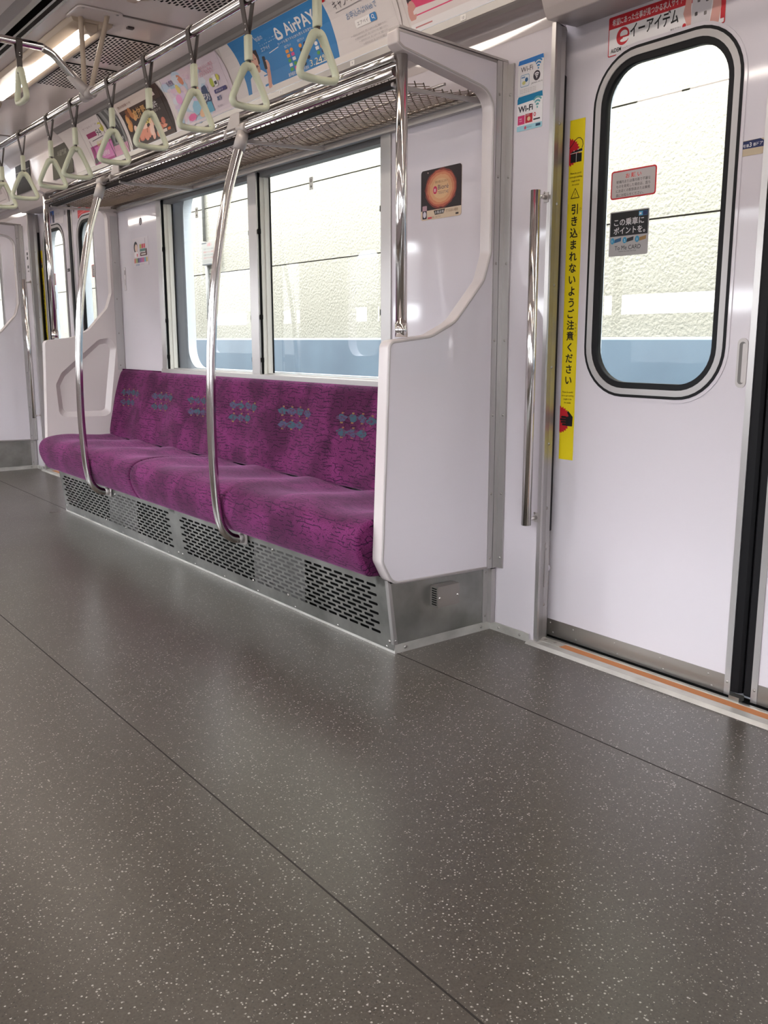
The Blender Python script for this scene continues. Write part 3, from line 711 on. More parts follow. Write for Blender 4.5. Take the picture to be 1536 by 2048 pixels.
def motifs(mb):
    for k in range(7):
        yc = SEAT0+PITCH_Y*(k+0.5)-0.005
        for row, (zc, n_) in enumerate(((0.654, 4), (0.600, 3))):
            for q in range(n_):
                y = yc+0.095-q*0.063 - (0.014 if row else 0)
                z = zc+0.002*((q*7+k*3) % 3-1)
                def blob(y_, z_, wy, hz, mat, npt=8, jit=0.25):
                    vs = []
                    rr = random.Random(int(y_*1e4)+int(z_*1e4))
                    for a in range(npt):
                        an = 2*PI*(a+0.5)/npt; rj = 1+jit*(rr.random()-0.5)
                        yy = y_+wy*math.cos(an)*rj; zz = z_+hz*math.sin(an)*rj
                        vs.append((back_x(yy, zz)-0.0016, yy, zz))
                    mb.raw(vs, [tuple(range(npt))], mat, True)
                mt = MOTIF[(q+k+row) % 2]
                blob(y, z, 0.034, 0.0115, mt, 8, 0.5); blob(y+0.004, z+0.008, 0.017, 0.007, MOTIF[0])
                blob(y-0.006, z-0.009, 0.018, 0.006, mt)
                blob(y-0.003, z+0.0178, 0.010, 0.0046, MOTIF[2+(q % 2)], 4, 0.1); blob(y-0.004, z-0.0178, 0.011, 0.0042, MOTIF[3-(q % 2)], 4, 0.1)
def slots(mb, P, a0, a1, nrow, b0, b1, pa, la, hb, mat, n=4):
    """plate in (a,b) with staggered rounded slots cut through; P maps to 3D"""
    rh = (b1-b0)/nrow
    for r in range(nrow):
        zc = b0+rh*(r+0.5); off = (pa/2 if r % 2 else 0.0)
        cells = []; a = a0
        edges = [a0]
        first = a0+off
        k = 0
        if off: edges.append(a0+off)
        while edges[-1]+pa <= a1+1e-6: edges.append(edges[-1]+pa)
        if a1-edges[-1] > 1e-6: edges.append(a1)
        for e0, e1 in zip(edges[:-1], edges[1:]):
            if abs((e1-e0)-pa) > 1e-4:
                mb.raw([P(e0, zc-rh/2), P(e1, zc-rh/2), P(e1, zc+rh/2), P(e0, zc+rh/2)], [(0, 1, 2, 3)], mat); continue
            ac = (e0+e1)/2; rad = hb/2; inner = []
            for q in range(n+1):
                t = -PI/2+PI*q/n; inner.append((ac+la/2-rad+rad*math.cos(t), zc+rad*math.sin(t)))
            for q in range(n+1):
                t = PI/2+PI*q/n; inner.append((ac-la/2+rad+rad*math.cos(t), zc+rad*math.sin(t)))
            m = len(inner); V = [P(*p) for p in inner]+[P(e0, zc-rh/2), P(e1, zc-rh/2), P(e1, zc+rh/2), P(e0, zc+rh/2)]
            h = (n+1)
            F = [(m, m+1, 0, m-1), (m+2, m+3, h, h-1)]
            F.append((m+1, m+2)+tuple(reversed(range(0, h)))); F.append((m+3, m)+tuple(reversed(range(h, m))))
            mb.raw(V, F, mat)
def make_bench(y0, y1, label):
    t = thing('bench_seat', (1.80, (y0+y1)/2, 0), label, 'bench')
    c1 = y0+4*PITCH_Y
    cushion('seat_cushion', SEATP, y0+0.006, c1, t, seatbump, 0.014)
    cushion('seat_cushion', SEATP, c1, y1-0.006, t, seatbump, 0.014)
    cushion('backrest', BACKP, y0+0.006, y1-0.008, t, backbump, 0.012, motifs=motifs)
    bs = MB()
    e0, e1 = y0-0.022, y1-0.045
    zt = 0.241
    fx = lambda z: BX0+(BX1-BX0)*z/0.225
    # end plates and top of the base box, dark inside
    WB = W-0.003
    bs.raw([(fx(0.0), e0, 0.0), (WB, e0, 0.0), (WB, e0, 0.2105), (1.67, e0, 0.2225), (1.612, e0, 0.2245), (fx(0.236), e0, 0.236)], [(0, 1, 2, 3, 4, 5)], STEEL)
    bs.raw([(fx(0.0), e1, 0.0), (WB, e1, 0.0), (WB, e1, zt), (fx(zt), e1, zt)], [(3, 2, 1, 0)], STEEL)
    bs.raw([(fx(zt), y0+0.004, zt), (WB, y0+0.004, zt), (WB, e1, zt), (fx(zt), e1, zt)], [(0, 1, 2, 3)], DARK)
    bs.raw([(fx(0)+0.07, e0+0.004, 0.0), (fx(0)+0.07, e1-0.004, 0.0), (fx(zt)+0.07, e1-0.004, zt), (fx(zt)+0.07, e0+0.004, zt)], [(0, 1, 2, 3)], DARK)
    base = bs.build('seat_base', t)
    mid = y0+1.47
    for a, b in ((e0+0.002, mid), (mid, e1-0.002)):
        p = MB(); P = lambda y, z: (fx(z), y, z)
        m0, m1 = a+0.055, b-0.045; zb, zu = 0.046, 0.213
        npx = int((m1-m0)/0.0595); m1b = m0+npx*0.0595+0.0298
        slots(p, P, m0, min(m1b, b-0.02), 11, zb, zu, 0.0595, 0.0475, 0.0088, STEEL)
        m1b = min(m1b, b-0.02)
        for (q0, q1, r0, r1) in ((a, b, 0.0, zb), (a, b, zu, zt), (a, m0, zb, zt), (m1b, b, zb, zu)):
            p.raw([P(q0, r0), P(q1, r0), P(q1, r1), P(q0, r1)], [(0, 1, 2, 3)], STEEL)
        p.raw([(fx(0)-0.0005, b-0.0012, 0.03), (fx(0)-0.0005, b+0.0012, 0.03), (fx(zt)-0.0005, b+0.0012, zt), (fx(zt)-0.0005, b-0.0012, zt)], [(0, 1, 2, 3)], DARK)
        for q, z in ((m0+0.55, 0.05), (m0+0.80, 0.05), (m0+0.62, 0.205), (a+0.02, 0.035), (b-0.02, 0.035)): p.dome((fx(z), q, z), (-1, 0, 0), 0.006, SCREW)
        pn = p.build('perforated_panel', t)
        # heater plates glimpsed behind the slots
        hp = MB(); hp.box(fx(0)+0.034, fx(0)+0.04, m0+0.50, m0+0.86, 0.02, 0.225, HEATER); hp.build('heater_plate', pn)
    ct = MB()
    ct.prism([(fx(0.028)-0.002, 0.028), (fx(0.028)+0.013, 0.028), (fx(0.226)+0.011, 0.2225), (fx(0.236)-0.002, 0.236)], e0-0.003, e0+0.012, ALU, 'y', bev=0.002)
    ct.dome((fx(0.04)+0.006, e0-0.003, 0.042), (0, -1, 0), 0.004, SCREW)
    ct.build('corner_trim', t); ct = MB()
    ct.box(W-0.042, W-0.022, e0-0.003, e0+0.002, 0.028, 0.21, ALU)
    ct.box(W-0.022, W-0.004, e0-0.020, e0+0.002, 0.028, 0.21, ALU)
    for x, z in ((W-0.031, 0.05), (W-0.031, 0.198)): ct.dome((x, e0-0.002, z), (0, -1, 0), 0.005, SCREW)
    ct.build('wall_angle', t)
    return t
bench = make_bench(2.083, 5.083, 'long purple patterned bench seat under the double window')
bench2 = copy_tree(bench); bench2.location.y += DY; bench2['label'] = 'second bench beyond the far doors, mostly hidden by its end panel'

vb = thing('vent_box', (1.81, 2.04, 0.128), 'small louvred metal box on the bench end below the seat end panel', 'vent box')
m = MB(); m.box(1.768, 1.857, 2.024, 2.0605, 0.128, 0.194, VENTBOX)
b_ = m.build('casing', vb)
m = MB()
for k in range(8): m.box(1.7672, 1.7684, 2.030, 2.052, 0.134+k*0.0072, 0.1375+k*0.0072, DARK)
m.build('louvre', vb)
for x_ in (1.776, 1.850): m = MB(); m.dome((x_, 2.024, 0.158), (0, -1, 0), 0.004, CHROME); m.build('screw', vb)

# ================================================================ seat end panels
PAN = rpoly([(2.034, 0.212), (1.600, 0.226), (1.560, 0.30), (1.588, 0.940), (1.745, 0.957), (1.835, 0.998), (1.948, 1.120), (1.975, 1.20), (1.975, 1.650), (1.640, 1.710), (1.618, 1.722), (1.616, 1.762), (2.034, 1.742)],
            [0.004, 0.05, 0.03, 0.024, 0.10, 0.10, 0.05, 0.05, 0.06, 0.012, 0.012, 0.008, 0.004], 7)
def end_panel(yo, yi, label, recess):
    """yo: face towards the doorway, yi: face towards the seat"""
    s = 1 if yi > yo else -1
    t = thing('seat_end_panel', (1.80, (yo+yi)/2, 0.212), label, 'partition')
    p = MB()
    if not recess:
        p.prism(PAN, min(yo, yi), max(yo, yi), WALLP, 'y', bev=0.006, side_mat=FRPW)
        p.build('panel', t)
    else:
        rc = rpoly([(1.640, 0.52), (1.630, 0.70), (1.665, 0.765), (1.885, 0.945), (1.955, 0.955), (1.985, 0.90), (1.930, 0.53), (1.90, 0.515)], [0.04, 0.03, 0.03, 0.05, 0.03, 0.03, 0.02, 0.03], 5)
        r2_ = rpoly([(1.668, 0.548), (1.658, 0.692), (1.688, 0.745), (1.895, 0.917), (1.940, 0.925), (1.955, 0.89), (1.905, 0.555), (1.885, 0.545)], [0.03, 0.03, 0.03, 0.04, 0.03, 0.03, 0.02, 0.03], 5)
        bm_d = 0.020
        bm = bmesh.new(); d_ = s*bm_d
        def ring(pts, y): return [bm.verts.new((a, y, b)) for a, b in pts]
        o0 = ring(PAN, yo); o1 = ring(PAN, yi); h1 = ring(rc, yi); h2 = ring(r2_, yi-d_)
        bm.faces.new(o0)
        fl_ = o1+h1
        for tri in tessellate_polygon([[Vector((a, b, 0)) for a, b in PAN], [Vector((a, b, 0)) for a, b in rc]]):
            try: bm.faces.new([fl_[i] for i in tri])
            except ValueError: pass
        for A, B in ((o0, o1), (h1, h2)):
            for i in range(len(A)):
                j = (i+1) % len(A); bm.faces.new((A[i], A[j], B[j], B[i]))
        bm.faces.new(h2)
        bmesh.ops.recalc_face_normals(bm, faces=bm.faces[:])
        es = [e for e in bm.edges if len(e.link_faces) == 2 and e.calc_face_angle(0) > 0.7 and (abs(e.verts[0].co.y-e.verts[1].co.y) < 1e-6)]
        res = bmesh.ops.bevel(bm, geom=es, offset=0.006, segments=3, affect='EDGES', profile=0.5, clamp_overlap=True); nf = set(res['faces'])
        bm.verts.index_update()
        p.v = [tuple(v.co) for v in bm.verts]; p.mi(FRPW)
        for f in bm.faces: p.f.append(tuple(v.index for v in f.verts)); p.m.append(0); p.sm.append(f in nf)
        bm.free(); p.build('panel', t)
    # pale moulded rim along the free edge, on the doorway face
    n = len(PAN); cen = [(a, yo-s*0.0005, b) for a, b in PAN]
    # rim: follows the outline inset by 4 mm
    ins = []
    for i in range(n):
        a, b = PAN[i-1], PAN[(i+1) % n]; tx, tz = b[0]-a[0], b[1]-a[1]; l = math.hypot(tx, tz) or 1
        ins.append((PAN[i][0]+tz/l*0.006, PAN[i][1]-tx/l*0.006))
    area = sum(PAN[i][0]*PAN[(i+1) % n][1]-PAN[(i+1) % n][0]*PAN[i][1] for i in range(n))
    if area > 0: ins = [(2*PAN[i][0]-ins[i][0], 2*PAN[i][1]-ins[i][1]) for i in range(n)]
    r = MB(); r.tube([(a, yo+s*0.0015, b) for a, b in ins if True], 0.0038, CAST, 8, closed=True); r.build('edge_bead', t)
    # front edge band: moulded off-white strip that wraps the thickness
    k = MB()
    k.box(W-0.046, W-0.026, min(yo-s*0.004, yo), max(yo-s*0.004, yo), 0.216, 1.742, ALU); k.box(W-0.024, W-0.003, min(yo-s*0.004, yo), max(yo-s*0.004, yo), 0.216, 1.742, ALU)
    k.box(W-0.007, W-0.001, min(yo-s*0.030, yo-s*0.004), max(yo-s*0.030, yo-s*0.004), 0.216, 1.735, ALU)
    for z in (0.25, 0.46, 0.71, 0.94, 1.17, 1.42, 1.65):
        k.dome((W-0.036, yo-s*0.004, z), (0, -s, 0), 0.0045, SCREW); k.dome((W-0.007, yo-s*0.018, z), (-1, 0, 0), 0.0045, SCREW)
    k.build('wall_trim', t)
    if recess:
        k = MB()
        k.box(W-0.046, W-0.003, min(yi, yi+s*0.003), max(yi, yi+s*0.003), 0.775, 1.62, ALU)
        for z in (0.80, 0.98, 1.17, 1.37): k.dome((W-0.03, yi+s*0.003, z), (0, s, 0), 0.0045, SCREW)
        k.build('inner_trim', t)
    c = MB(); c.box(1.625, W-0.002, min(yo-s*0.002, yi), max(yo-s*0.002, yi), 1.744, 1.750, CAST); 
    for q in range(len(c.v)):
        x, y, z = c.v[q]; c.v[q] = (x, y, z+(2.034-x)/(2.034-1.616)*0.020-0.001)
    c.build('top_cap', t)
    return t
P1 = end_panel(2.04, 2.085, 'white seat end panel beside the near doors, C-shaped, with its outer face showing', False)
P2 = end_panel(5.125, 5.080, 'seat end panel at the far end of the purple bench, with the moulded recess', True)
P3 = copy_tree(P1); P3.location.y += DY; P3['label'] = 'seat end panel beyond the far doors at the left edge of the photo'

def end_pole(y, label):
    t = thing('end_pole', (1.652, y, 0.945), label, 'pole')
    m = MB(); m.tube([(1.652, y, 0.987), (1.652, y, 1.7035)], 0.0165, CHROME, 20); m.build('tube', t)
    m = MB(); m.tube([(1.652, y, 0.9505), (1.652, y, 0.990)], 0.0185, CHROME, 20); m.build('collar', t)
    return t
end_pole(2.0625, 'straight polished pole standing on the near seat end panel')
end_pole(5.1025, 'straight polished pole on the far seat end panel by the far doors')

def stanchion(y, label):
    t = thing('curved_pole', (1.64, y, 0.22), label, 'pole', 'curved poles before the bench')
    pts = [(1.643, 1.640), (1.606, 1.537), (1.567, 1.405), (1.522, 1.18), (1.496, 0.955), (1.484, 0.74), (1.482, 0.56), (1.488, 0.395), (1.497, 0.312), (1.511, 0.263), (1.535, 0.232), (1.566, 0.2165), (1.597, 0.215)]
    m = MB(); m.tube(smoothpath([(a, y, b) for a, b in pts], 7), 0.0168, CHROME, 20); m.build('tube', t)
    m = MB(); m.tube([(1.625, y, 1.590), (1.636, y, 1.622), (1.6455, y, 1.650)], [0.0215, 0.0215, 0.0205], CAST, 20); m.tube([(1.648, y-0.028, 1.665), (1.648, y+0.028, 1.665)], 0.0185, CAST, 20); m.build('socket', t)
    m = MB(); m.tube([(1.574, y, 0.2155), (1.592, y, 0.215)], 0.0185, CAST, 16); m.prism(rrect(y-0.028, y+0.028, 0.192, 0.238, 0.008, 4), 1.592, 1.5995, CAST, 'x')
    m.dome((1.592, y-0.023, 0.215), (-1, 0, 0), 0.005, SCREW); m.dome((1.592, y+0.023, 0.215), (-1, 0, 0), 0.005, SCREW); m.build('foot_bracket', t)
    return t
stanchion(2.935, 'nearer of the two curved poles, crossing the middle of the window')
stanchion(4.280, 'farther of the two curved poles, near the far end of the bench')

# grab bars beside the doors
def grab(y, label):
    t = thing('grab_bar', (W-0.05, y, 0.39), label, 'grab bar', 'grab bars by the doors')
    m = MB(); m.tube([(W-0.050, y, 0.388), (W-0.050, y, 1.360)], 0.0145, CHROME, 18); m.build('tube', t)
    for z in (0.405, 1.345):
        b = MB(); b.tube([(W-0.050, y, z), (W-0.002, y+0.004, z)], 0.0065, CHROME, 12); b.box(W-0.004, W, y-0.006, y+0.012, z-0.014, z+0.014, CAST); b.dome((W-0.004, y+0.01, z+0.013), (-1, 0, 0), 0.004, SCREW); b.build('bracket', t)
grab(1.868, 'vertical polished grab bar left of the near doors')
grab(6.72, 'vertical polished grab bar at the left edge beyond the far doors')

# ================================================================ luggage rack
def rack(y0, y1, label):
    t = thing('luggage_rack', (1.82, (y0+y1)/2, 1.64), label, 'luggage rack')
    joints = (2.99, 4.09)
    seg = [y0]+[j+d for j in joints for d in (-0.02, 0.02) if y0 < j < y1]+[y1]
    m = MB()
    for k in range(0, len(seg)-1, 2): m.tube([(1.655, seg[k], 1.706), (1.655, seg[k+1], 1.706)], 0.0125, CHROME, 16)
    m.build('upper_rail', t)
    m = MB(); m.tube([(1.648, y0, 1.665), (1.648, y1, 1.665)], 0.0125, CHROME, 16); m.build('lower_rail', t)
    m = MB(); m.tube([(1.668, y0, 1.690), (1.668, y1, 1.690)], 0.0045, CHROME, 8); m.box(1.658, 1.688, y0, y1, 1.640, 1.652, DKBAND); m.box(1.6885, 1.691, y0, y1, 1.638, 1.656, ALU); m.build('edge_channel', t)
    m = MB(); m.tube([(1.830, y0, 1.662), (1.830, y1, 1.662)], 0.0045, CHROME, 8); m.build('middle_rail', t)
    m = MB(); m.tube([(2.008, y0, 1.676), (2.008, y1, 1.676)], 0.006, CHROME, 8); m.box(1.998, W, y0, y1, 1.658, 1.668, DKCHROME); m.box(2.012, W, y0, y1, 1.640, 1.660, ALU); m.build('rear_rail', t)
    # woven wire net: wavy wires from front to back, joined by sagging cross wires
    m = MB(); p = 0.030; ns = 16; x0_, x1_ = 1.668, 2.008
    nz = lambda f: 1.658-0.014*math.sin(PI*f)+0.016*f
    p = 0.034; wid = x1_-x0_
    for sgn, rw in ((1, 0.0020), (-1, 0.0012)):
        k = int((y0-wid)/p)-1
        while k*p < y1+wid:
            c = k*p; k += 1; pts = []
            for q in range(13):
                f = q/12; y = c+sgn*(f-0.5)*wid
                if y0+0.001 <= y <= y1-0.001: pts.append((x0_+f*wid, y, nz(f)+sgn*0.0012))
            if len(pts) > 1: m.tube(pts, rw, WIRE, 4, caps=False)
    p = 0.030
    pts = []; q = 0; y = y0
    while y < y1: pts.append((1.668, y, 1.658 if q % 2 else 1.692)); q += 1; y += p/2
    m.tube(pts, 0.0014, WIRE, 4, caps=False)
    m.build('wire_net', t)
    for y in (2.11, 2.985, 4.09, 5.04):
        if not y0 < y < y1: continue
        a = MB(); a.prism([(1.655, 1.644), (1.655, 1.634), (1.70, 1.628), (2.03, 1.640), (2.03, 1.655), (1.80, 1.642)], y-0.006, y+0.006, CAST, 'y', bev=0.002); a.build('support_arm', t)
    for j in joints:
        b = MB(); b.prism(rpoly([(j-0.035, 1.652), (j+0.085, 1.650), (j+0.070, 1.664), (j+0.022, 1.722), (j-0.035, 1.722)], 0.006, 3), 1.640, 1.646, CAST, 'x'); b.tube([(1.648, j+0.05, 1.665), (1.648, j+0.066, 1.665)], 0.0155, CAST, 14); b.tube([(1.655, j-0.024, 1.706), (1.655, j+0.024, 1.706)], 0.0145, CAST, 14); b.build('joint_plate', t)
    return t
rack(2.087, 5.078, 'chrome luggage rack with wire net over the window')

# ================================================================ strap rails and hanging straps
XS, ZS = 1.36, 1.868
hr = thing('strap_rail', (XS, 3.6, ZS), 'long polished strap rail under the ceiling along the bench', 'strap rail')
m = MB(); m.tube([(XS, -1.0, ZS), (XS, 9.5, ZS)], 0.0145, CHROME, 18); m.build('tube', hr)
m = MB(); m.tube([(XS, 3.575, ZS), (XS, 3.665, ZS)], 0.021, CAST, 18); m.tube([(XS, 3.62, ZS), (XS-0.012, 3.62, ZS+0.012), (XS-0.066, 3.62, ZS+0.060)], [0.021, 0.020, 0.018], CAST, 16); m.dome((XS-0.021, 3.655, ZS), (-1, 0.3, 0), 0.007, SCREW); m.build('joint', hr)
m = MB()
m.tube(smoothpath([(XS, 3.655, ZS-0.005), (XS-0.001, 3.65, 1.93), (XS-0.002, 3.645, 2.02), (XS-0.004, 3.64, 2.152)], 4), 0.0095, CREAMHOUSE, 10)
m.tube([(XS+0.002, 3.60, ZS+0.005), (XS+0.03, 3.59, 1.98), (XS+0.066, 3.578, 2.11), (XS+0.076, 3.575, 2.152)], 0.0095, CREAMHOUSE, 10)
m.prism(rrect(XS-0.05, XS+0.125, 3.53, 3.68, 0.02, 4), 2.146, 2.1545, CEIL, 'z')
for a, b in ((XS-0.03, 3.54), (XS+0.1, 3.54), (XS-0.03, 3.67), (XS+0.1, 3.67)): m.dome((a, b, 2.146), (0, 0, -1), 0.006, SCREW)
m.build('ceiling_hanger', hr)
cr = thing('cross_strap_rail', (XC, 3.61, 2.0), 'bent polished cross rail over the aisle at top left', 'strap rail')
pts = smoothpath([(XS-0.05, 3.615, ZS+0.046), (XS-0.10, 3.612, 1.960), (XS-0.128, 3.61, 1.984), (XS-0.16, 3.61, 1.9985), (XS-0.21, 3.61, 2.005), (XC, 3.61, 2.009), (2*XC-XS+0.21, 3.61, 2.005), (2*XC-XS+0.16, 3.61, 1.9985), (2*XC-XS+0.128, 3.61, 1.984), (2*XC-XS+0.05, 3.61, ZS+0.046)], 8)
m = MB(); m.tube(pts, 0.0135, CHROME, 16); m.build('tube', cr)
m = MB(); m.tube([(2*XC-XS, 3.56, ZS), (2*XC-XS, 3.66, ZS)], 0.021, CAST, 16); m.tube([(2*XC-XS, 3.61, ZS), (2*XC-XS+0.06, 3.61, ZS+0.055)], 0.019, CAST, 16); m.build('joint', cr)
hl = thing('strap_rail', (2*XC-XS, 3.6, ZS), 'strap rail on the other side of the aisle', 'strap rail')
m = MB(); m.tube([(2*XC-XS, -1.0, ZS), (2*XC-XS, 9.5, ZS)], 0.0145, CHROME, 14); m.build('tube', hl)

def make_strap(loc, zr, label):
    """hanging from a rail along y at height zr above the root"""
    t = thing('hanging_strap', loc, label, 'hanging strap', 'hanging straps')
    x, y, z = loc
    m = MB(); rr = 0.0178; pts = []
    for k in range(13):
        an = -0.25+(PI+0.5)*k/12; pts.append((x+rr*math.cos(an), y, z+rr*math.sin(an)))
    pts = [(x+0.0022, y, z-0.090)]+[(x+0.006, y, z-0.07)]+pts+[(x-0.006, y, z-0.07), (x-0.0022, y, z-0.090)]
    m.strip(pts, (0, 1, 0), 0.021, 0.0028, BELT); m.strip([(x, y, z-0.088), (x, y, z-0.178)], (0, 1, 0), 0.019, 0.005, BELT)
    for q in (-0.062, -0.077): m.dome((x-0.0075, y, z+q), (-1, 0, 0.1), 0.004, CHROME, 0.3)
    m.build('belt', t)
    m = MB()
    so = [(x+a, y+b) for a, b in rrect(-0.0085, 0.0085, -0.0135, 0.0135, 0.006, 4)]
    m.prism(so, z-0.157, z-0.092, STRAPW, 'z', bev=0.002); m.build('sleeve', t)
    m = MB()
    ap, bt = z-0.172, z-0.277
    P_ = [(0, ap), (0.012, ap-0.004), (0.030, ap-0.036), (0.046, ap-0.070), (0.054, ap-0.090), (0.052, ap-0.100), (0.042, ap-0.1055), (0, ap-0.108)]
    loop = P_+[(-a, b) for a, b in reversed(P_[1:-1])]
    path = smoothpath([(x+a, y, b) for a, b in loop], 5, True)
    n_ = len(path); vs = []; sg = 10; cen = Vector((x, y, ap-0.065))
    for i in range(n_):
        tn = (path[(i+1) % n_]-path[i-1]).normalized(); nn = Vector((0, 1, 0)); bb = tn.cross(nn)
        top = max(0, min(1, (path[i].z-(ap-0.035))/0.035))
        for k in range(sg):
            an = 2*PI*k/sg; vs.append(path[i]+nn*math.cos(an)*(0.0112+0.002*top)+bb*math.sin(an)*(0.0094+0.0022*top))
    m.raw(vs, [(i*sg+k, i*sg+(k+1) % sg, ((i+1) % n_)*sg+(k+1) % sg, ((i+1) % n_)*sg+k) for i in range(n_) for k in range(sg)], STRAPW, True)
    m.build('ring', t)
    return t
SY = [2.036, 2.384, 2.723, 3.064, 3.396, 3.789, 4.091, 4.487, 4.83]
SLAB = ['nearest and largest hanging strap, over the white half of the blue poster', 'hanging strap in front of the man on the blue poster', 'hanging strap in front of the pastel flower poster',
        'hanging strap in front of the brown food poster', 'hanging strap in front of the magenta price poster', 'hanging strap just beyond the cross rail joint, before a blank panel',
        'hanging strap before the grey-green screen over the far doors', 'hanging strap before the dark screen over the far doors', 'hanging strap cut by the left edge of the photo']
st0 = make_strap((XS, SY[0], ZS), 0, SLAB[0])
for y, l in zip(SY[1:], SLAB[1:]):
    c = copy_tree(st0); c.location.y = y; c['label'] = l
    c.rotation_euler.z = rnd.uniform(-0.06, 0.06)
c = st0.copy(); COL.objects.link(c); c.location = (1.108, 3.61, 2.007); c.rotation_euler.z = PI/2
for ch in st0.children:
    if ch.name.startswith('sleeve'): continue
    d = ch.copy(); COL.objects.link(d); d.parent = c
    if ch.name.startswith('ring'): d.location.z += 0.075
    else: d.scale.z = 0.62
c['label'] = 'hanging strap on the cross rail at top left, seen edge-on before the lamp'

# ================================================================ ceiling lamps and grilles
def lamp(x, y0, y1, label):
    t = thing('ceiling_lamp', (x, (y0+y1)/2, 2.10), label, 'ceiling lamp', 'fluorescent ceiling lamps')
    m = MB(); m.prism(rpoly([(x-0.085, 2.155), (x-0.075, 2.132), (x-0.03, 2.122), (x-0.03, 2.140), (x+0.03, 2.140), (x+0.03, 2.122), (x+0.075, 2.132), (x+0.085, 2.155)], 0.004, 2), y0-0.07, y1+0.07, CREAMHOUSE, 'y'); m.build('housing', t)
    m = MB(); m.tube([(x, y0, 2.117), (x, y1, 2.117)], 0.0165, LAMP, 14); m.build('tube', t)
    for y, s in ((y0, -1), (y1, 1)):
        e = MB(); e.prism(rpoly([(x-0.026, 2.140), (x-0.026, 2.106), (x+0.026, 2.106), (x+0.026, 2.140)], [0, 0.018, 0.018, 0], 5), min(y, y+s*0.055), max(y, y+s*0.055), CREAMHOUSE, 'y', bev=0.004); e.build('end_cap', t)
k = 0
for q, y in enumerate((-0.84, 0.67, 2.03, 3.72, 5.26, 6.77, 8.28)):
    lamp(1.405, y, y+1.19, ['row of lamps over the near aisle, behind the viewer', 'lamp over the near doors, out of sight above', 'lamp whose end just shows at the top edge', 'lit lamp tube at top left behind the bent cross rail', 'lit lamp tube beyond the far doors', 'second lit lamp tube beyond the far doors', 'last lamp tube down the carriage'][q])
    lamp(0.26, y, y+1.19, 'lamp on the other side of the aisle, ' + ['first', 'second', 'third', 'fourth', 'fifth', 'sixth', 'seventh'][q] + ' from the viewer end')
def grille(y0, y1, label):
    t = thing('ceiling_grille', (1.64, (y0+y1)/2, 2.15), label, 'air grille', 'ceiling air grilles')
    p = MB(); P = lambda a, b: (b, a, 2.1490)
    slots(p, P, y0, y1, 17, 1.515, 1.768, 0.0345, 0.0275, 0.0092, CEIL, 3); p.build('slotted_plate', t)
    p = MB(); p.box(1.516, 1.767, y0, y1, 2.1537, 2.1545, DARK); p.build('backing', t)
for y0, y1, l in ((2.42, 2.83, 'ceiling air grille nearest the camera, at the top edge'), (2.90, 3.335, 'ceiling air grille just before the ceiling joint'), (3.80, 4.19, 'ceiling air grille beyond the joint, behind the hanger rods'), (4.27, 4.69, 'farther ceiling air grille beside the lit lamp tube')): grille(y0, y1, l)
sp = MB(); sp.box(1.55, 1.575, 3.655, 3.675, 2.148, 2.155, ink(90, 80, 78)); sp.build('ceiling_catch', label='small dark catch on the ceiling beside the panel joint', cat='catch')

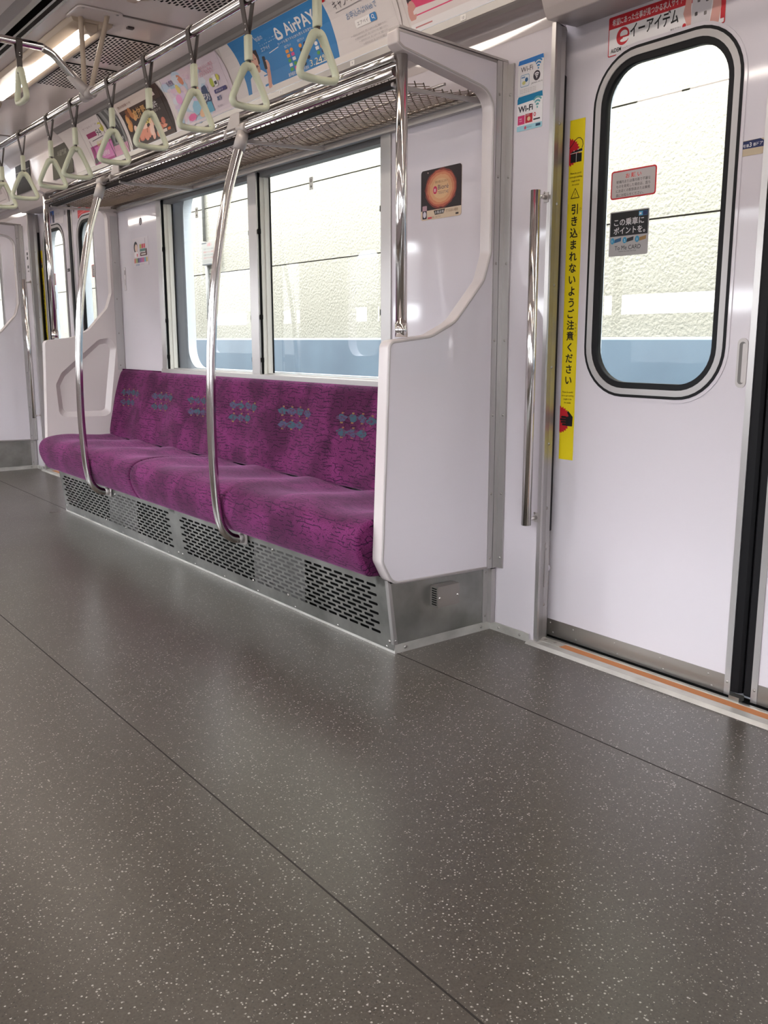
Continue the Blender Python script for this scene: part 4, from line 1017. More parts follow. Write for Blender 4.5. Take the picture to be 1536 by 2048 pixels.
# ================================================================ printed stickers and posters
WHITE = ink(232, 228, 228); BLK = ink(28, 26, 28); RED = ink(196, 38, 48); YEL = ink(238, 214, 30); NAVY = ink(30, 40, 86)
def gear(p, u, v, r, rot=0):
    pts = [(u, v-r)]
    for k in range(26):
        an = -PI/2+PI*(k+0.5)/26; rr = r*(1.0 if k % 2 else 0.86); pts.append((u+rr*math.cos(an), v+rr*math.sin(an)))
    pts.append((u, v+r)); p.poly(pts, RED)
def caution(yc, far):
    p = Print(0.055, 0.982, YEL)
    z = lambda q: q-0.581
    gear(p, 0, z(1.475), 0.040)
    p.line([(0.0, z(1.487)), (0.010, z(1.495)), (0.020, z(1.506)), (0.030, z(1.512)), (0.040, z(1.511)), (0.048, z(1.503)), (0.051, z(1.492)), (0.047, z(1.483))], 0.0022, BLK)
    p.rect(0.006, 0.047, z(1.446), z(1.470), BLK); p.poly([(0.0, z(1.469)), (0.012, z(1.477)), (0.048, z(1.482)), (0.049, z(1.474)), (0.005, z(1.471))], BLK)
    p.line([(0.004, z(1.471)), (0.049, z(1.474))], 0.0014, WHITE); p.line([(0.027, z(1.472)), (0.027, z(1.447))], 0.0014, WHITE)
    p.disc(0.018, z(1.478), 0.0016, 0.0016, WHITE); p.disc(0.033, z(1.4805), 0.0016, 0.0016, WHITE)
    EN = ('Please be careful', 'not to get anything', 'caught in the', 'door pocket')
    for q, s_ in enumerate(EN): p.text(s_, 0.028, z(1.414-q*0.0105), 0.0075, BLK, width=0.046*len(s_)/19, align='c')
    p.line([(0.028, z(1.374)), (0.0125, z(1.347)), (0.0435, z(1.347)), (0.028, z(1.374))], 0.0020, BLK)
    p.line([(0.028, z(1.364)), (0.028, z(1.355))], 0.0018, BLK); p.disc(0.028, z(1.351), 0.0012, 0.0012, BLK)
    for q, ch in enumerate('引き込まれないよう'): p.text(ch, 0.0285, z(1.3045-q*0.0332), 0.030, BLK, align='c', bold=0.022)
    for q, ch in enumerate('ご注意ください'): p.text(ch, 0.0285, z(1.0065-q*0.0325), 0.029, BLK, align='c', bold=0.022)
    p.text('ひ', 0.047, z(1.312), 0.0085, BLK); p.text('こ', 0.047, z(1.247), 0.0085, BLK)
    for q, ch in enumerate('ちゅうい'): p.text(ch, 0.046, z(0.984-q*0.0105), 0.0085, BLK)
    for q, s_ in enumerate(EN): p.text(s_, 0.028, z(0.784-q*0.0105), 0.0075, BLK, width=0.046*len(s_)/19, align='c')
    gear(p, 0, z(0.702), 0.042)
    p.poly(rpoly([(0.050, z(0.684)), (0.051, z(0.713)), (0.033, z(0.730)), (0.028, z(0.726)), (0.036, z(0.713)), (0.024, z(0.712)), (0.024, z(0.684))], 0.002, 3), BLK)
    for q, (u0, vv) in enumerate(((0.006, 0.7105), (0.002, 0.7030), (0.005, 0.6955), (0.010, 0.6880))): p.rect(u0, 0.026, z(vv-0.0033), z(vv+0.0033), BLK, 0.003)
    p.build('caution_strip', onwall(D, yc+0.657, 0.581), label='tall yellow caution strip with vertical black lettering on the ' + ('far door leaf' if far else 'near door leaf'), cat='sticker')
caution(1.21, False); caution(6.105, True)

p = Print(0.356, 0.100, WHITE, 0.004)
p.rect(0, 0.356, 0, 0.100, RED, 0.004); p.rect(0.0025, 0.353, 0.0025, 0.069, WHITE, 0.002)
p.text('希望にあった仕事が見つかる求人サイト', 0.012, 0.0775, 0.0185, WHITE, width=0.222, bold=0.01)
p.rect(0.262, 0.342, 0.0, 0.100, WHITE); p.rect(0.343, 0.356, 0.012, 0.100, RED)
SKN = ink(214, 160, 150)
p.poly(rpoly([(0.245, 0.1), (0.262, 0.1), (0.258, 0.06), (0.262, 0.02), (0.252, 0.008), (0.244, 0.03), (0.236, 0.05), (0.241, 0.07)], 0.004, 3), SKN)
p.poly(rpoly([(0.322, 0.1), (0.340, 0.1), (0.344, 0.04), (0.338, 0.0), (0.312, 0.0), (0.32, 0.05)], 0.005, 3), SKN)
p.poly(rpoly([(0.262, 0.1), (0.322, 0.1), (0.312, 0.004), (0.260, 0.012)], 0.004, 3), ink(206, 200, 203))
for u, v, cc in ((0.276, 0.066, ink(110, 104, 104)), (0.300, 0.062, ink(90, 84, 84)), (0.270, 0.036, ink(70, 66, 66)), (0.296, 0.032, ink(120, 112, 110)), (0.314, 0.076, ink(120, 30, 36))): p.rect(u, u+0.008, v, v+0.009, cc, 0.002)
# round red lower-case e emblem
p.disc(0.049, 0.044, 0.0215, 0.0225, RED); p.disc(0.052, 0.049, 0.0125, 0.0095, WHITE); p.poly([(0.049, 0.0365), (0.075, 0.0365), (0.075, 0.043), (0.049, 0.0405)], WHITE); p.rect(0.037, 0.069, 0.040, 0.0445, RED); p.disc(0.053, 0.0335, 0.0125, 0.0045, WHITE); p.poly([(0.060, 0.0375), (0.074, 0.0405), (0.074, 0.034), (0.064, 0.034)], WHITE)
p.text('イーアイデム', 0.073, 0.036, 0.0385, BLK, width=0.150, bold=0.02)
p.text('AiDEM', 0.010, 0.0085, 0.0145, BLK, width=0.035, bold=0.02); p.text('お仕事探しは「アイデム」で。', 0.049, 0.0085, 0.0095, ink(110, 104, 104), width=0.083)
p.text('無料アプリ', 0.200, 0.017, 0.008, ink(90, 84, 84), width=0.030); p.disc(0.241, 0.021, 0.0055, 0.006, RED); p.rect(0.234, 0.250, 0.009, 0.013, RED)
p.build('door_advert', onwall(D, 1.741, 1.7035), label='red and white job site sticker above the near door window', cat='sticker')

GLX = D+0.0121
p = Print(0.151, 0.076, RED, 0.008, 0.0008); p.rect(0.004, 0.147, 0.004, 0.072, ink(188, 178, 176), 0.005)
p.text('お 願 い', 0.0755, 0.0545, 0.0135, ink(216, 52, 40), width=0.052, align='c', bold=0.015)
for q, s_ in enumerate(('駅構内または車内等で不審な', 'ものを発見した場合は、直ち', 'にお近くの駅係員または乗務', '員にお知らせください。')): p.text(s_, 0.019, 0.0420-q*0.0118, 0.0092, BLK, width=0.113 if q < 3 else 0.092)
notice = p.build('window_notice', onwall(GLX, 1.7205, 1.3275), label='grey notice with red border on the near door window', cat='sticker')
def same(o, loc, label):
    c = o.copy(); COL.objects.link(c); c.location = loc; c['label'] = label; return c
same(notice, notice.location+Vector((0, 4.895+0.03, -0.01)), 'red-bordered notice on the far door window nearest the left edge')
same(notice, notice.location+Vector((0, 4.07, 0.004)), 'red-bordered notice on the far door window right of the curved pole')
p = Print(0.132, 0.121, ink(168, 164, 164), 0.004, 0.0008); p.rect(0.003, 0.129, 0.054, 0.118, ink(24, 22, 24))
p.rect(0.098, 0.126, 0.103, 0.115, ink(70, 150, 190)); p.rect(0.111, 0.1255, 0.1035, 0.1145, NAVY); p.text('M', 0.100, 0.1055, 0.0095, WHITE, bold=0.01)
p.text('この乗車に', 0.015, 0.0835, 0.0205, ink(205, 200, 202), width=0.101, bold=0.015); p.text('ポイントを。', 0.015, 0.0605, 0.0205, ink(205, 200, 202), width=0.106, bold=0.015)
for q, cc in enumerate((ink(40, 84, 120), ink(38, 38, 44), ink(150, 118, 72))):
    u = 0.004+q*0.042; p.disc(u+0.008, 0.042, 0.007, 0.0085, ink(60, 140, 176)); p.text('123'[q], u+0.006, 0.0385, 0.009, WHITE); p.poly([(u+0.014, 0.036), (u+0.037, 0.040), (u+0.038, 0.050), (u+0.016, 0.046)], cc)
p.text('To Me CARD', 0.021, 0.0165, 0.0165, ink(36, 34, 38), width=0.088); p.text('www.to-me-card.jp', 0.034, 0.0105, 0.006, ink(90, 88, 90), width=0.060)
card = p.build('window_card_advert', onwall(GLX, 1.7185, 1.1735), label='black and silver card advert on the near door window, under the notice', cat='sticker')
same(card, card.location+Vector((0, 4.895+0.03, -0.02)), 'black and silver card advert on the far door window, under its notice')

p = Print(0.068, 0.036, ink(196, 178, 152), 0.004)
p.poly([(0.0, 0.0165), (0.0, 0.029), (0.004, 0.034), (0.058, 0.036), (0.068, 0.0305), (0.068, 0.0215)], NAVY); p.poly([(0.0, 0.0165), (0.068, 0.0215), (0.068, 0.0165)], NAVY)
p.text('9', 0.004, 0.0195, 0.0145, WHITE, bold=0.01); p.text('号車', 0.0135, 0.020, 0.0085, WHITE); p.text('3', 0.0305, 0.020, 0.0145, WHITE, bold=0.01); p.text('番', 0.040, 0.021, 0.0085, WHITE); p.text('ドア', 0.0495, 0.0215, 0.0095, WHITE)
p.build('door_number_plate', onwall(D, 1.326, 1.382), label='navy and beige car and door number plate right of the near door window', cat='plate')
p = Print(0.06, 0.020, ink(52, 46, 50), 0.002); p.text('9号車4番ドア', 0.005, 0.006, 0.009, ink(170, 164, 164), width=0.05); p.build('door_number_plate', onwall(D, 6.222, 1.388), label='small dark number plate by the far door edge', cat='plate')

def wifi(p, u, v, s, col):
    for r in (0.0235, 0.0165, 0.0095): p.arc(u, v, r*s-0.0042*s, r*s, 48, 132, col, ky=1.25)
    p.disc(u, v+0.001, 0.0026*s, 0.003*s, col)
p = Print(0.099, 0.097, WHITE, 0.004); p.poly([(0.0, 0.083), (0.003, 0.095), (0.097, 0.097), (0.099, 0.085), (0.085, 0.087), (0.064, 0.083)], ink(34, 118, 196))
wifi(p, 0.079, 0.061, 0.95, ink(58, 128, 180)); p.text('Wi-Fi', 0.011, 0.0625, 0.0200, ink(70, 64, 64), width=0.047, bold=0.005)
p.rect(0.010, 0.045, 0.022, 0.055, ink(110, 150, 186), 0.005); p.rect(0.0115, 0.0435, 0.0235, 0.0535, ink(224, 226, 228), 0.004); p.disc(0.034, 0.040, 0.006, 0.006, ink(50, 96, 140)); p.disc(0.024, 0.033, 0.007, 0.005, ink(206, 200, 130)); p.rect(0.014, 0.028, 0.046, 0.050, ink(120, 150, 190))
p.disc(0.074, 0.0435, 0.0135, 0.0135, ink(60, 54, 62)); wifi(p, 0.074, 0.036, 0.55, WHITE); p.text('JAPAN Wi-Fi', 0.053, 0.0235, 0.006, ink(70, 66, 70), width=0.044)
for q in range(3): p.text('Free Wi-Fi Service Area', 0.010, 0.014-q*0.0045, 0.0038, ink(150, 140, 138), width=0.062)
p.build('network_sticker', onwall(W, 1.9965, 1.6405), label='upper of the two wireless network stickers, bright blue top band', cat='sticker')
p = Print(0.099, 0.097, WHITE, 0.004); p.poly([(0.0, 0.075), (0.0, 0.088), (0.004, 0.095), (0.097, 0.097), (0.099, 0.082), (0.082, 0.084), (0.064, 0.078)], ink(20, 122, 164))
wifi(p, 0.079, 0.055, 1.05, ink(104, 164, 166)); p.text('Wi-Fi', 0.004, 0.0525, 0.0225, ink(30, 30, 46), width=0.058, bold=0.03)
p.rect(0.003, 0.0305, 0.018, 0.043, ink(208, 58, 112)); p.text('MIER', 0.009, 0.032, 0.005, WHITE); p.text('Wi-Fi', 0.009, 0.026, 0.005, WHITE)
p.rect(0.033, 0.0615, 0.019, 0.044, ink(184, 40, 52)); p.disc(0.047, 0.030, 0.006, 0.006, ink(226, 190, 150)); p.text('CARD', 0.036, 0.039, 0.005, WHITE)
p.disc(0.070, 0.038, 0.0045, 0.0055, ink(206, 60, 80)); p.disc(0.070, 0.038, 0.0022, 0.003, WHITE); p.rect(0.065, 0.091, 0.0225, 0.0265, ink(44, 40, 44))
p.rect(0, 0.099, 0.0, 0.0145, ink(160, 204, 216), 0.003); p.disc(0.034, 0.007, 0.0045, 0.0045, ink(206, 90, 110)); p.text('METRO', 0.041, 0.005, 0.0055, ink(100, 110, 130)); p.rect(0.075, 0.093, 0.0045, 0.0115, ink(30, 66, 96))
p.build('network_sticker', onwall(W, 1.9965, 1.5425), label='lower of the two wireless network stickers, teal top band and pink square', cat='sticker')

p = Print(0.200, 0.158, ink(216, 192, 166), 0.010); p.rect(0, 0.2, 0.030, 0.158, ink(40, 24, 26), 0.010); p.rect(0, 0.2, 0.030, 0.05, ink(40, 24, 26))
rr = random.Random(3)
for r, cc in ((1.0, ink(120, 50, 42)), (0.93, ink(176, 92, 70)), (0.83, ink(202, 128, 92)), (0.70, ink(214, 158, 116)), (0.52, ink(220, 176, 132))):
    pts = [(0.100+0.079*r*(1+0.07*(rr.random()-0.5))*math.cos(2*PI*q/36), 0.094+0.062*r*(1+0.07*(rr.random()-0.5))*math.sin(2*PI*q/36)) for q in range(36)]
    p.poly(pts, cc)
p.disc(0.072, 0.091, 0.0105, 0.0125, ink(196, 40, 86)); p.text('新', 0.0655, 0.0855, 0.013, WHITE); p.text('Bioré', 0.086, 0.091, 0.0205, ink(74, 62, 84), width=0.052); p.text('TEGOTAE', 0.086, 0.0765, 0.0125, ink(112, 96, 100), width=0.052); p.text('素肌を整えるこだわり', 0.072, 0.112, 0.0085, ink(120, 80, 60), width=0.062)
for q in range(14):
    u, v = rr.random()*0.18+0.01, rr.random()*0.1+0.05
    if math.hypot((u-0.1)/0.079, (v-0.094)/0.062) > 1.02: p.disc(u, v, 0.0018, 0.002, ink(220, 190, 180))
p.rect(0.008, 0.031, 0.004, 0.046, ink(176, 140, 148), 0.003); p.rect(0.009, 0.030, 0.004, 0.030, ink(40, 30, 44), 0.002); p.disc(0.0195, 0.018, 0.008, 0.010, ink(210, 200, 210)); 
p.poly([(0.066, 0.027), (0.122, 0.028), (0.116, 0.014), (0.072, 0.013)], ink(40, 30, 26)); p.text('お風呂場', 0.072, 0.0165, 0.0105, WHITE, width=0.044); p.text('でうるおい密封', 0.125, 0.0165, 0.0105, ink(110, 72, 52), width=0.060); p.rect(0.036, 0.057, 0.003, 0.0085, ink(200, 70, 80)); p.text('詳しくはこちら', 0.060, 0.0045, 0.006, ink(90, 70, 60)); p.rect(0.174, 0.188, 0.005, 0.0105, ink(50, 40, 40))
p.build('wall_sticker', onwall(W, 2.4345, 1.3345), label='black and copper skin care sticker on the wall, seen through the near end panel', cat='sticker')
p = Print(0.205, 0.148, ink(206, 196, 200), 0.004)
p.disc(0.040, 0.100, 0.026, 0.030, ink(46, 40, 44)); p.disc(0.046, 0.096, 0.018, 0.020, ink(222, 190, 172)); p.poly(rpoly([(0.016, 0.048), (0.022, 0.074), (0.045, 0.078), (0.068, 0.072), (0.078, 0.048)], 0.008, 3), ink(228, 222, 222)); p.rect(0.05, 0.066, 0.05, 0.066, ink(214, 110, 120), 0.003)
for q, cc in enumerate(((170, 156, 70), (196, 70, 84), (206, 90, 96))): p.rect(0.092+q*0.026, 0.115+q*0.026, 0.090, 0.112, ink(*cc))
p.rect(0.094, 0.168, 0.074, 0.088, ink(90, 124, 116)); p.poly(rpoly([(0.092, 0.050), (0.190, 0.050), (0.186, 0.086), (0.172, 0.088), (0.165, 0.068), (0.10, 0.070)], 0.006, 3), ink(90, 62, 60)); p.rect(0.11, 0.17, 0.056, 0.063, ink(206, 196, 190)); p.rect(0.165, 0.168, 0.11, 0.14, ink(120, 112, 112))
for q, cc in enumerate(((206, 120, 110), (160, 176, 110), (84, 84, 110), (130, 96, 140), (170, 90, 150), (190, 100, 130), (110, 160, 190), (196, 170, 110))): p.rect(0.014+q*0.0225, 0.036+q*0.0225, 0.018, 0.042, ink(*cc))
p.text('NETVIEW', 0.036, 0.003, 0.011, ink(96, 130, 180), width=0.05, bold=0.02); p.text('今日のできごと', 0.10, 0.005, 0.007, ink(140, 132, 132))
p.build('wall_sticker', onwall(W, 4.886, 1.335), label='white sticker with a dark-haired person in white and colour blocks, on the far wall panel', cat='sticker')
p = Print(0.036, 0.040, ink(196, 186, 190), 0.018); p.disc(0.018, 0.020, 0.0165, 0.0185, ink(110, 102, 104)); p.text('S', 0.018, 0.0085, 0.031, ink(206, 198, 200), align='c', bold=0.02); p.build('round_emblem', onwall(W, 4.785, 1.543), label='small round grey S emblem above the white sticker', cat='emblem')
p = Print(0.026, 0.125, ink(170, 160, 164), 0.002); p.rect(0.002, 0.024, 0.002, 0.123, ink(212, 204, 206)); p.rect(0.008, 0.018, 0.085, 0.11, ink(120, 112, 112)); p.rect(0.010, 0.016, 0.03, 0.06, ink(150, 142, 142)); p.build('wall_label', onwall(W, 5.03, 1.215), label='narrow white label low on the far wall panel by the recessed end panel', cat='label')
p = Print(0.075, 0.16, ink(214, 206, 208), 0.003)
for q, (a, b) in enumerate(((0.125, 0.145), (0.095, 0.115), (0.035, 0.055))): p.rect(0.02, 0.05, a, b, ink(50, 44, 46))
p.rect(0.02, 0.055, 0.01, 0.02, ink(130, 122, 124)); p.build('wall_label', onwall(W, 6.80, 1.405), label='white label with dark squares on the wall just beyond the far doors', cat='label')
p = Print(0.36, 0.097, ink(206, 198, 200), 0.003); p.rect(0, 0.175, 0, 0.097, ink(36, 84, 156)); p.rect(0.105, 0.135, 0, 0.075, ink(190, 176, 176)); p.disc(0.12, 0.078, 0.012, 0.014, ink(60, 50, 50)); p.rect(0.14, 0.172, 0, 0.07, ink(40, 40, 60)); p.text('採用', 0.02, 0.055, 0.03, WHITE, bold=0.02); p.text('RECRUIT', 0.02, 0.02, 0.018, WHITE, width=0.06); p.text('東京で働く', 0.20, 0.06, 0.02, ink(150, 142, 144)); p.text('www.saiyo.jp', 0.20, 0.03, 0.012, ink(160, 152, 152))
p.build('door_advert', onwall(D, 6.575, 1.703), label='blue and white advert above the far door window', cat='sticker')
p = Print(0.356, 0.066, RED, 0.003); p.rect(0.0, 0.15, 0.048, 0.060, ink(190, 184, 184)); p.poly([(0.22, 0.0), (0.25, 0.066), (0.30, 0.066), (0.29, 0.0)], ink(50, 46, 50)); p.poly([(0.26, 0.0), (0.275, 0.066), (0.285, 0.066), (0.275, 0.0)], WHITE); p.line([(0.01, 0.02), (0.20, 0.045)], 0.004, ink(226, 120, 120)); p.build('door_advert', onwall(D, 5.948, 1.703), label='red advert above the far door window right of the blue one', cat='sticker')

# ---- curved posters in the cove
CUT = [ADH*k/10 for k in range(1, 10)]
def poster(name, yl, yr, col, label, draw, group='posters over the window'):
    w_ = yl-yr; p = Print(w_, ADH-0.003, col, 0, 0.0016); draw(p, w_, ADH-0.003)
    return p.build(name, onad(yl), cuts=CUT, label=label, cat='poster', group=group)
def d_pink(p, w_, h):
    PK = ink(222, 72, 116); p.poly([(0.05, 0.030), (w_, 0.044), (w_, h), (0.0, h), (0.0, 0.06)], PK); p.poly([(0, 0), (w_, 0), (w_, 0.040), (0.04, 0.026), (0, 0.024)], WHITE)
    p.poly(rpoly([(0.0, 0.07), (0.03, 0.10), (0.06, h-0.01), (0.0, h-0.01)], 0.01, 3), ink(60, 44, 50)); p.disc(0.015, 0.06, 0.02, 0.03, ink(206, 150, 140)); p.text('KIREIMO', 0.13, 0.085, 0.034, WHITE, width=0.16, bold=0.01); p.text('全身脱毛サロン', 0.14, 0.135, 0.03, WHITE, width=0.2); p.rect(0.02, 0.10, 0.010, 0.014, ink(190, 120, 120))
poster('poster', 2.381, 1.86, ink(226, 214, 212), 'pink poster cut by the top edge, nearest the doors', d_pink)
def d_air(p, w_, h):
    BL = ink(58, 128, 186); b0, b1 = 0.075, 0.715
    p.rect(b0, b1, 0.022, h, BL)
    p.rect(0, w_, 0, 0.020, ink(226, 218, 212))
    # person in white holding a dark phone
    p.disc(0.185, 0.140, 0.037, 0.050, ink(44, 32, 34)); p.poly(rpoly([(0.150, 0.10), (0.215, 0.11), (0.225, 0.165), (0.19, 0.185), (0.155, 0.17)], 0.015, 3), ink(44, 32, 34))
    p.poly(rpoly([(0.10, 0.012), (0.115, 0.075), (0.165, 0.092), (0.21, 0.090), (0.240, 0.070), (0.272, 0.012)], 0.012, 3), ink(222, 214, 214))
    p.poly(rpoly([(0.176, 0.085), (0.202, 0.083), (0.210, 0.112), (0.180, 0.112)], 0.006, 3), ink(198, 148, 128)); p.disc(0.183, 0.128, 0.024, 0.032, ink(212, 164, 146)); p.poly(rpoly([(0.150, 0.142), (0.160, 0.172), (0.208, 0.166), (0.212, 0.140), (0.198, 0.156), (0.170, 0.155)], 0.005, 3), ink(44, 32, 34))
    p.poly(rpoly([(0.178, 0.098), (0.200, 0.098), (0.198, 0.109), (0.180, 0.109)], 0.004, 3), ink(84, 60, 56)); p.rect(0.183, 0.195, 0.108, 0.111, ink(150, 70, 70)); p.disc(0.175, 0.133, 0.0035, 0.0022, ink(40, 30, 30)); p.disc(0.194, 0.133, 0.0035, 0.0022, ink(40, 30, 30))
    p.poly(rpoly([(0.232, 0.015), (0.258, 0.018), (0.272, 0.090), (0.248, 0.092)], 0.006, 3), ink(206, 152, 134)); p.disc(0.262, 0.096, 0.014, 0.018, ink(210, 160, 142)); p.poly(rpoly([(0.236, 0.086), (0.254, 0.083), (0.262, 0.128), (0.242, 0.131)], 0.004, 3), ink(40, 38, 44))
    for q in range(3): p.rect(0.256, 0.270, 0.089+q*0.009, 0.096+q*0.009, ink(214, 166, 148), 0.003)
    for q, s_ in enumerate(('お店の', 'キャッシュレス化', 'エアペイ')): p.text(s_, 0.255, 0.185-q*0.020, 0.017, WHITE, skew=0.1)
    p.line([(0.245, 0.218), (0.255, 0.190)], 0.0025, WHITE); p.line([(0.30, 0.130), (0.37, 0.136)], 0.0025, WHITE)
    # triangle emblem and name
    p.poly(rpoly([(0.372, 0.155), (0.436, 0.155), (0.402, 0.212)], 0.012, 4), WHITE); p.poly(rpoly([(0.386, 0.1635), (0.422, 0.1635), (0.402, 0.197)], 0.006, 4), BL)
    p.text('AirPAY', 0.446, 0.158, 0.058, WHITE, width=0.205, bold=0.02); p.text('カードも電マネもQRも使える決済サービス', 0.372, 0.140, 0.011, WHITE, width=0.27)
    r_ = random.Random(5); pal = ((216, 70, 60), (230, 226, 224), (44, 60, 110), (90, 160, 80), (214, 80, 140), (226, 150, 70), (40, 44, 60))
    for gx, n_ in ((0.40, 10), (0.49, 9), (0.585, 8)):
        p.text('対応ブランド', gx+0.005, 0.122, 0.010, WHITE, width=0.045)
        for q in range(n_):
            u, v = gx+0.004+(q % 2)*0.03, 0.104-(q//2)*0.0155
            if r_.random() < 0.4: p.disc(u+0.01, v+0.005, 0.010, 0.0065, ink(*pal[r_.randrange(7)]))
            else: p.rect(u, u+0.021, v, v+0.011, ink(*pal[r_.randrange(7)]), 0.002)
    p.text('業界最安水準の決済手数料', 0.385, 0.027, 0.014, WHITE, width=0.14); p.text('3.24%', 0.535, 0.030, 0.030, ink(236, 226, 190), width=0.11); p.rect(0.57, 0.68, 0.028, 0.031, WHITE)
    # white half
    G = ink(96, 92, 96); p.text('キャンペーン実施中', 0.760, 0.162, 0.034, G, width=0.235, skew=0.05); p.line([(0.76, 0.152), (0.99, 0.156)], 0.0022, ink(150, 144, 146))
    p.text('お申込みはWebで', 0.805, 0.118, 0.024, ink(104, 134, 172), width=0.165); p.rect(0.84, 0.955, 0.082, 0.106, ink(240, 236, 234), 0.006); p.rect(0.92, 0.955, 0.082, 0.106, ink(60, 130, 190), 0.005); p.text('エアペイ', 0.85, 0.0885, 0.014, G, width=0.06); p.arc(0.936, 0.096, 0.0045, 0.007, 0, 360, WHITE, ky=0.9); p.line([(0.940, 0.092), (0.946, 0.086)], 0.002, WHITE)
    for q in range(4): p.text('※一部条件があります。詳しくはサイトをご確認ください。', 0.80+q*0.02, 0.062-q*0.012, 0.008, ink(166, 158, 158), width=0.20-q*0.02)
    p.disc(0.728, h-0.016, 0.014, 0.012, RED)
poster('poster', 3.490, 2.425, ink(220, 212, 210), 'blue and white payment poster with a person holding a phone', d_air)
def d_pastel(p, w_, h):
    r_ = random.Random(11)
    for q in range(80):
        cc = ((204, 186, 210), (186, 202, 220), (220, 198, 206), (206, 212, 222), (174, 196, 214), (216, 186, 204))[r_.randrange(6)]
        p.disc(r_.random()*w_*0.60, r_.random()*h*0.9+0.01, 0.012+r_.random()*0.03, 0.008+r_.random()*0.02, ink(*cc), n=7)
    p.rect(0, w_, 0, 0.010, ink(222, 210, 214)); 
    for u, v, a, b, cc in ((0.16, 0.19, 0.020, 0.025, (214, 120, 84)), (0.10, 0.16, 0.018, 0.022, (226, 200, 96)), (0.07, 0.12, 0.03, 0.022, (226, 140, 196)), (0.24, 0.13, 0.03, 0.02, (230, 160, 130)), (0.20, 0.06, 0.04, 0.03, (120, 180, 210)), (0.14, 0.03, 0.04, 0.016, (226, 70, 140)), (0.24, 0.03, 0.03, 0.018, (226, 170, 120))): p.disc(u, v, a, b, ink(*[int(c*0.75+52) for c in cc]), n=7)
    p.poly(rpoly([(0.255, 0.05), (0.345, 0.06), (0.33, 0.13), (0.29, 0.125), (0.275, 0.10)], 0.012, 3), ink(50, 66, 100)); p.text('絶対', 0.262, 0.072, 0.05, WHITE, width=0.075, skew=0.2)
    p.poly([(0.28, 0.02), (0.35, 0.02), (0.335, 0.06), (0.30, 0.065)], ink(90, 160, 190)); p.text('新感覚', 0.035, 0.185, 0.026, ink(60, 70, 110), width=0.06)
    for q, s_ in enumerate(('あたらしい毎日', '恋をはじめよう', 'アプリで今すぐ')): p.text(s_, 0.345-q*0.012, 0.188-q*0.014, 0.015, ink(206, 120, 140), width=0.12)
    p.disc(0.39, 0.125, 0.016, 0.018, ink(170, 180, 70)); p.rect(0.405, 0.435, 0.105, 0.15, ink(236, 232, 230), 0.003); p.rect(0.41, 0.43, 0.112, 0.125, ink(60, 60, 60)); p.disc(0.448, 0.135, 0.012, 0.013, ink(206, 200, 90)); p.rect(0.385, 0.49, 0.080, 0.095, ink(60, 54, 110), 0.004); p.text('ダウンロード', 0.40, 0.083, 0.010, WHITE); p.text('無料', 0.39, 0.052, 0.020, ink(70, 90, 130), bold=0.03); p.text('App Store', 0.38, 0.028, 0.01, ink(130, 120, 130))
poster('poster', 4.055, 3.520, ink(214, 200, 210), 'pastel flower poster between the blue and the brown posters', d_pastel)
def d_food(p, w_, h):
    r_ = random.Random(21)
    p.rect(0, w_, 0.006, h-0.045, ink(48, 34, 30)); p.rect(0, w_*0.86, h-0.045, h, ink(206, 192, 184)); p.rect(w_*0.80, w_*0.86, h-0.025, h-0.010, ink(176, 44, 40))
    for q in range(26): p.disc(0.05+r_.random()*0.36, 0.025+r_.random()*0.06, 0.012+r_.random()*0.02, 0.012+r_.random()*0.016, ink(*((226, 170, 150), (214, 140, 116), (236, 200, 184), (190, 110, 90))[r_.randrange(4)]), n=9)
    for q in range(10): p.disc(0.03+r_.random()*0.12, 0.09+r_.random()*0.08, 0.02, 0.02, ink(*((176, 116, 70), (206, 150, 90), (120, 76, 50))[r_.randrange(3)]), n=9)
    p.text('食放題', 0.13, 0.125, 0.052, ink(196, 150, 96), width=0.15, bold=0.02); p.text('黒毛和牛', 0.30, 0.135, 0.032, WHITE, width=0.11); p.text('980円', 0.20, 0.085, 0.040, ink(226, 206, 120), width=0.11, bold=0.02); p.text('税別', 0.32, 0.095, 0.022, ink(200, 190, 180)); p.text('焼肉 宴会コース', 0.30, 0.118, 0.013, ink(190, 180, 170), width=0.12); p.rect(0.33, 0.42, 0.020, 0.034, ink(214, 200, 190)); p.rect(0.43, 0.46, 0.022, 0.034, ink(206, 110, 60)); p.text('飲み放題つき', 0.02, h-0.03, 0.016, ink(150, 120, 110), width=0.16)
poster('poster', 4.610, 4.105, ink(70, 52, 46), 'dark brown food poster with pale meat slices', d_food)
def d_silver(p, w_, h):
    for q in range(9): p.rect(q*w_/9, (q+1)*w_/9, 0.05, h, ink(*[int(60+90*abs(math.sin(q*0.9)))]*3))
    p.rect(0, w_, 0, 0.052, ink(206, 150, 176)); p.disc(w_*0.55, 0.16, 0.03, 0.022, ink(36, 32, 36)); p.poly(rpoly([(0.03, 0.06), (w_*0.5, 0.15), (w_*0.7, 0.14), (w_-0.01, 0.06)], 0.01, 3), ink(40, 38, 42)); p.text('2700', w_*0.45, 0.062, 0.03, WHITE, width=0.07)
poster('poster', 4.835, 4.655, ink(96, 92, 94), 'narrow grey poster with a dark figure', d_silver)
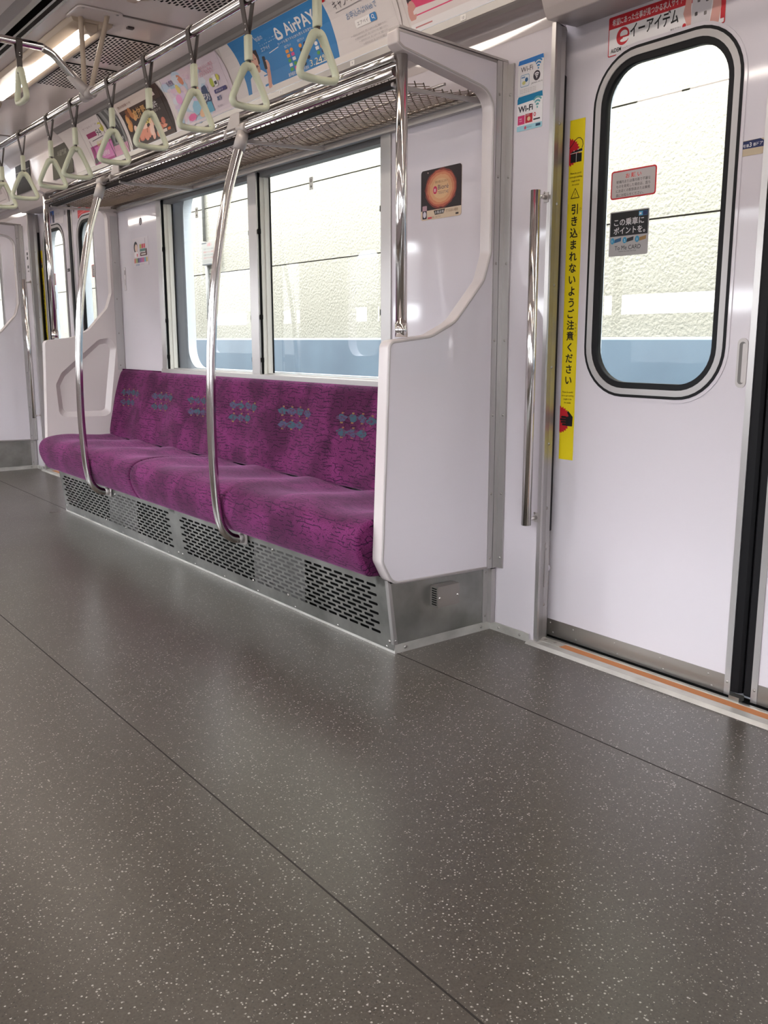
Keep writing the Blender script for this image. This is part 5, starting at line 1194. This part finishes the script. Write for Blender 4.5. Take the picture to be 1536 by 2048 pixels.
def d_mag(p, w_, h):
    M1, M2 = ink(168, 60, 128), ink(206, 120, 180); p.rect(0, w_, 0, 0.105, M1); p.rect(0.05, w_, 0.012, 0.085, M2); p.rect(0.06, w_-0.01, 0.06, 0.068, WHITE); p.rect(0.02, 0.15, 0.135, 0.160, ink(150, 40, 96), 0.002); p.text('パート', 0.04, 0.141, 0.016, ink(230, 190, 206)); p.text('94', 0.155, 0.130, 0.048, BLK, width=0.06); p.disc(0.245, 0.165, 0.028, 0.024, ink(206, 196, 60)); p.text('万', 0.225, 0.152, 0.028, BLK); p.text('学べるスクール', 0.02, 0.185, 0.024, ink(140, 120, 126), width=0.20); p.text('資格取得', 0.10, 0.085, 0.028, ink(206, 190, 90), width=0.16); p.text('無料説明会', 0.08, 0.030, 0.028, WHITE, width=0.15); p.disc(0.03, 0.02, 0.03, 0.016, ink(80, 66, 72)); p.line([(0.06, 0.118), (0.22, 0.122)], 0.004, ink(90, 80, 84)); p.line([(0.02, 0.125), (0.04, 0.03)], 0.006, ink(110, 90, 100))
poster('poster', 5.135, 4.840, ink(216, 206, 206), 'white and magenta school poster with big 94 price', d_mag)
def flat_screen(name, yl, w_, z0, h, col, label, cat, draw):
    p = Print(w_, h, col); draw(p); p.build(name, onwall(1.9475, yl, z0), label=label, cat=cat)
flat_screen('route_screen', 5.845, 0.36, 1.905, 0.187, ink(84, 82, 70, 0.7), 'unlit grey-green screen over the far doors', 'screen', lambda p: (p.rect(0, 0.36, 0.13, 0.187, ink(74, 71, 63, 0.7)), p.text('半蔵門線', 0.10, 0.12, 0.035, ink(142, 138, 124), width=0.16), p.text('つぎは', 0.04, 0.05, 0.03, ink(134, 132, 116))))
flat_screen('dark_screen', 6.60, 0.31, 1.905, 0.187, ink(26, 22, 22, 0.7), 'unlit dark screen over the far doors, left of the grey-green one', 'screen', lambda p: (p.rect(0, 0.31, 0.135, 0.139, ink(150, 140, 136)), p.rect(0.02, 0.29, 0.02, 0.06, ink(34, 30, 30, 0.7))))
poster('poster', 7.10, 6.80, ink(196, 186, 186), 'pale poster at the left edge beyond the far doors', lambda p, w_, h: (p.rect(0.03, 0.2, 0.05, 0.12, ink(170, 160, 160)), p.text('お知らせ', 0.03, 0.16, 0.03, ink(120, 112, 112)), p.rect(0.03, 0.24, 0.02, 0.03, ink(150, 142, 142))))
for yl, ch, wh in ((2.158, '10', 'under the pink poster'), (2.72, '9', 'under the right half of the blue poster'), (3.19, '8', 'under the person on the blue poster')):
    p = Print(0.024, 0.016, ink(236, 232, 228)); p.text(ch, 0.012, 0.0035, 0.012, ink(60, 56, 60), align='c')
    p.build('poster_number', lambda u, v, d, yl=yl: (1.9517-d, yl-u, 1.869+v), label='small white number on the poster rail %s' % wh, cat='label')

# ================================================================ outside the windows
XO = 3.7
ow = MB()
zz = [0.93, 1.497, 2.036, 2.575, 3.114, 3.653, 4.4]
for a, b in zip(zz[:-1], zz[1:]):
    for y0, y1 in ((-8, 7.286), (7.294, 26)): ow.box(XO, XO+0.12, y0, y1, a+0.004, b-0.004, STUCCO)
ow.box(XO+0.012, XO+0.1, -8, 26, 0.5, 4.4, ink(70, 64, 54, 0.9))
ow.build('wall_outside', label='cream stuccoed trackside wall with horizontal joints, outside the windows', cat='wall', kind=STR)
bw = MB(); bw.prism([(3.60, -1.2), (XO+0.1, -1.2), (XO+0.1, 0.952), (3.612, 0.952), (3.60, 0.94)], -8, 26, BLUEW, 'y'); bw.build('parapet_outside', label='pale blue band along the foot of the trackside wall', cat='parapet', kind=STR)
pp = MB(); pp.tube([(XO-0.02, 7.29, 1.768), (XO-0.02, 7.29, 4.3)], 0.013, pm('grey_conduit', (0.12, 0.115, 0.105), 0.6), 10); pp.tube([(XO-0.02, 7.26, 0.95), (XO-0.02, 7.26, 1.56)], 0.016, MATS['grey_conduit'], 10); pp.build('conduit_pipe', label='thin conduit running up the cream wall to the notice board', cat='pipe')
p = Print(0.29, 0.190, ink(112, 108, 100), 0.004, 0.02); p.rect(0, 0.09, 0.176, 0.186, BLK); p.text('お願い', 0.10, 0.155, 0.030, ink(130, 40, 40), bold=0.01); p.rect(0, 0.29, 0.0, 0.010, BLK)
for q in range(4): p.text('危険ですから線路内に', 0.03, 0.125-q*0.024, 0.017, (ink(56, 52, 48), ink(120, 40, 40))[q % 2], width=0.23)
for q in range(2): p.rect(0.03, 0.26, 0.036-q*0.012, 0.039-q*0.012, ink(76, 72, 66))
p.build('trackside_notice', onwall(XO-0.015, 7.318, 1.567), label='small notice board on the cream wall outside the farther window', cat='sign')
g = MB(); g.box(-30, 40, -20, 40, -1.3, -1.1, GRAVEL); g.build('ground_outside', label='track ballast below the carriage', cat='ground', kind=STR)
ow2 = MB(); ow2.box(-7.3, -7.0, -30, 40, -1.2, 1.30, CONC); ow2.build('wall_outside_opposite', label='grey trackside wall on the other side of the carriage', cat='wall', kind=STR)
cn = MB(); cn.box(-24.0, -22.0, -40, 60, 2.55, 4.7, CONC)  # unseen slab added to darken the opposite sky mirrored in the door glass
for y in range(-36, 60, 12): cn.box(-23.2, -22.8, y, y+0.4, -1.2, 2.55, CONC)
cn.build('sky_blocker_opposite', label='unseen, added canopy on posts far across the tracks', cat='blocker', kind=STR)
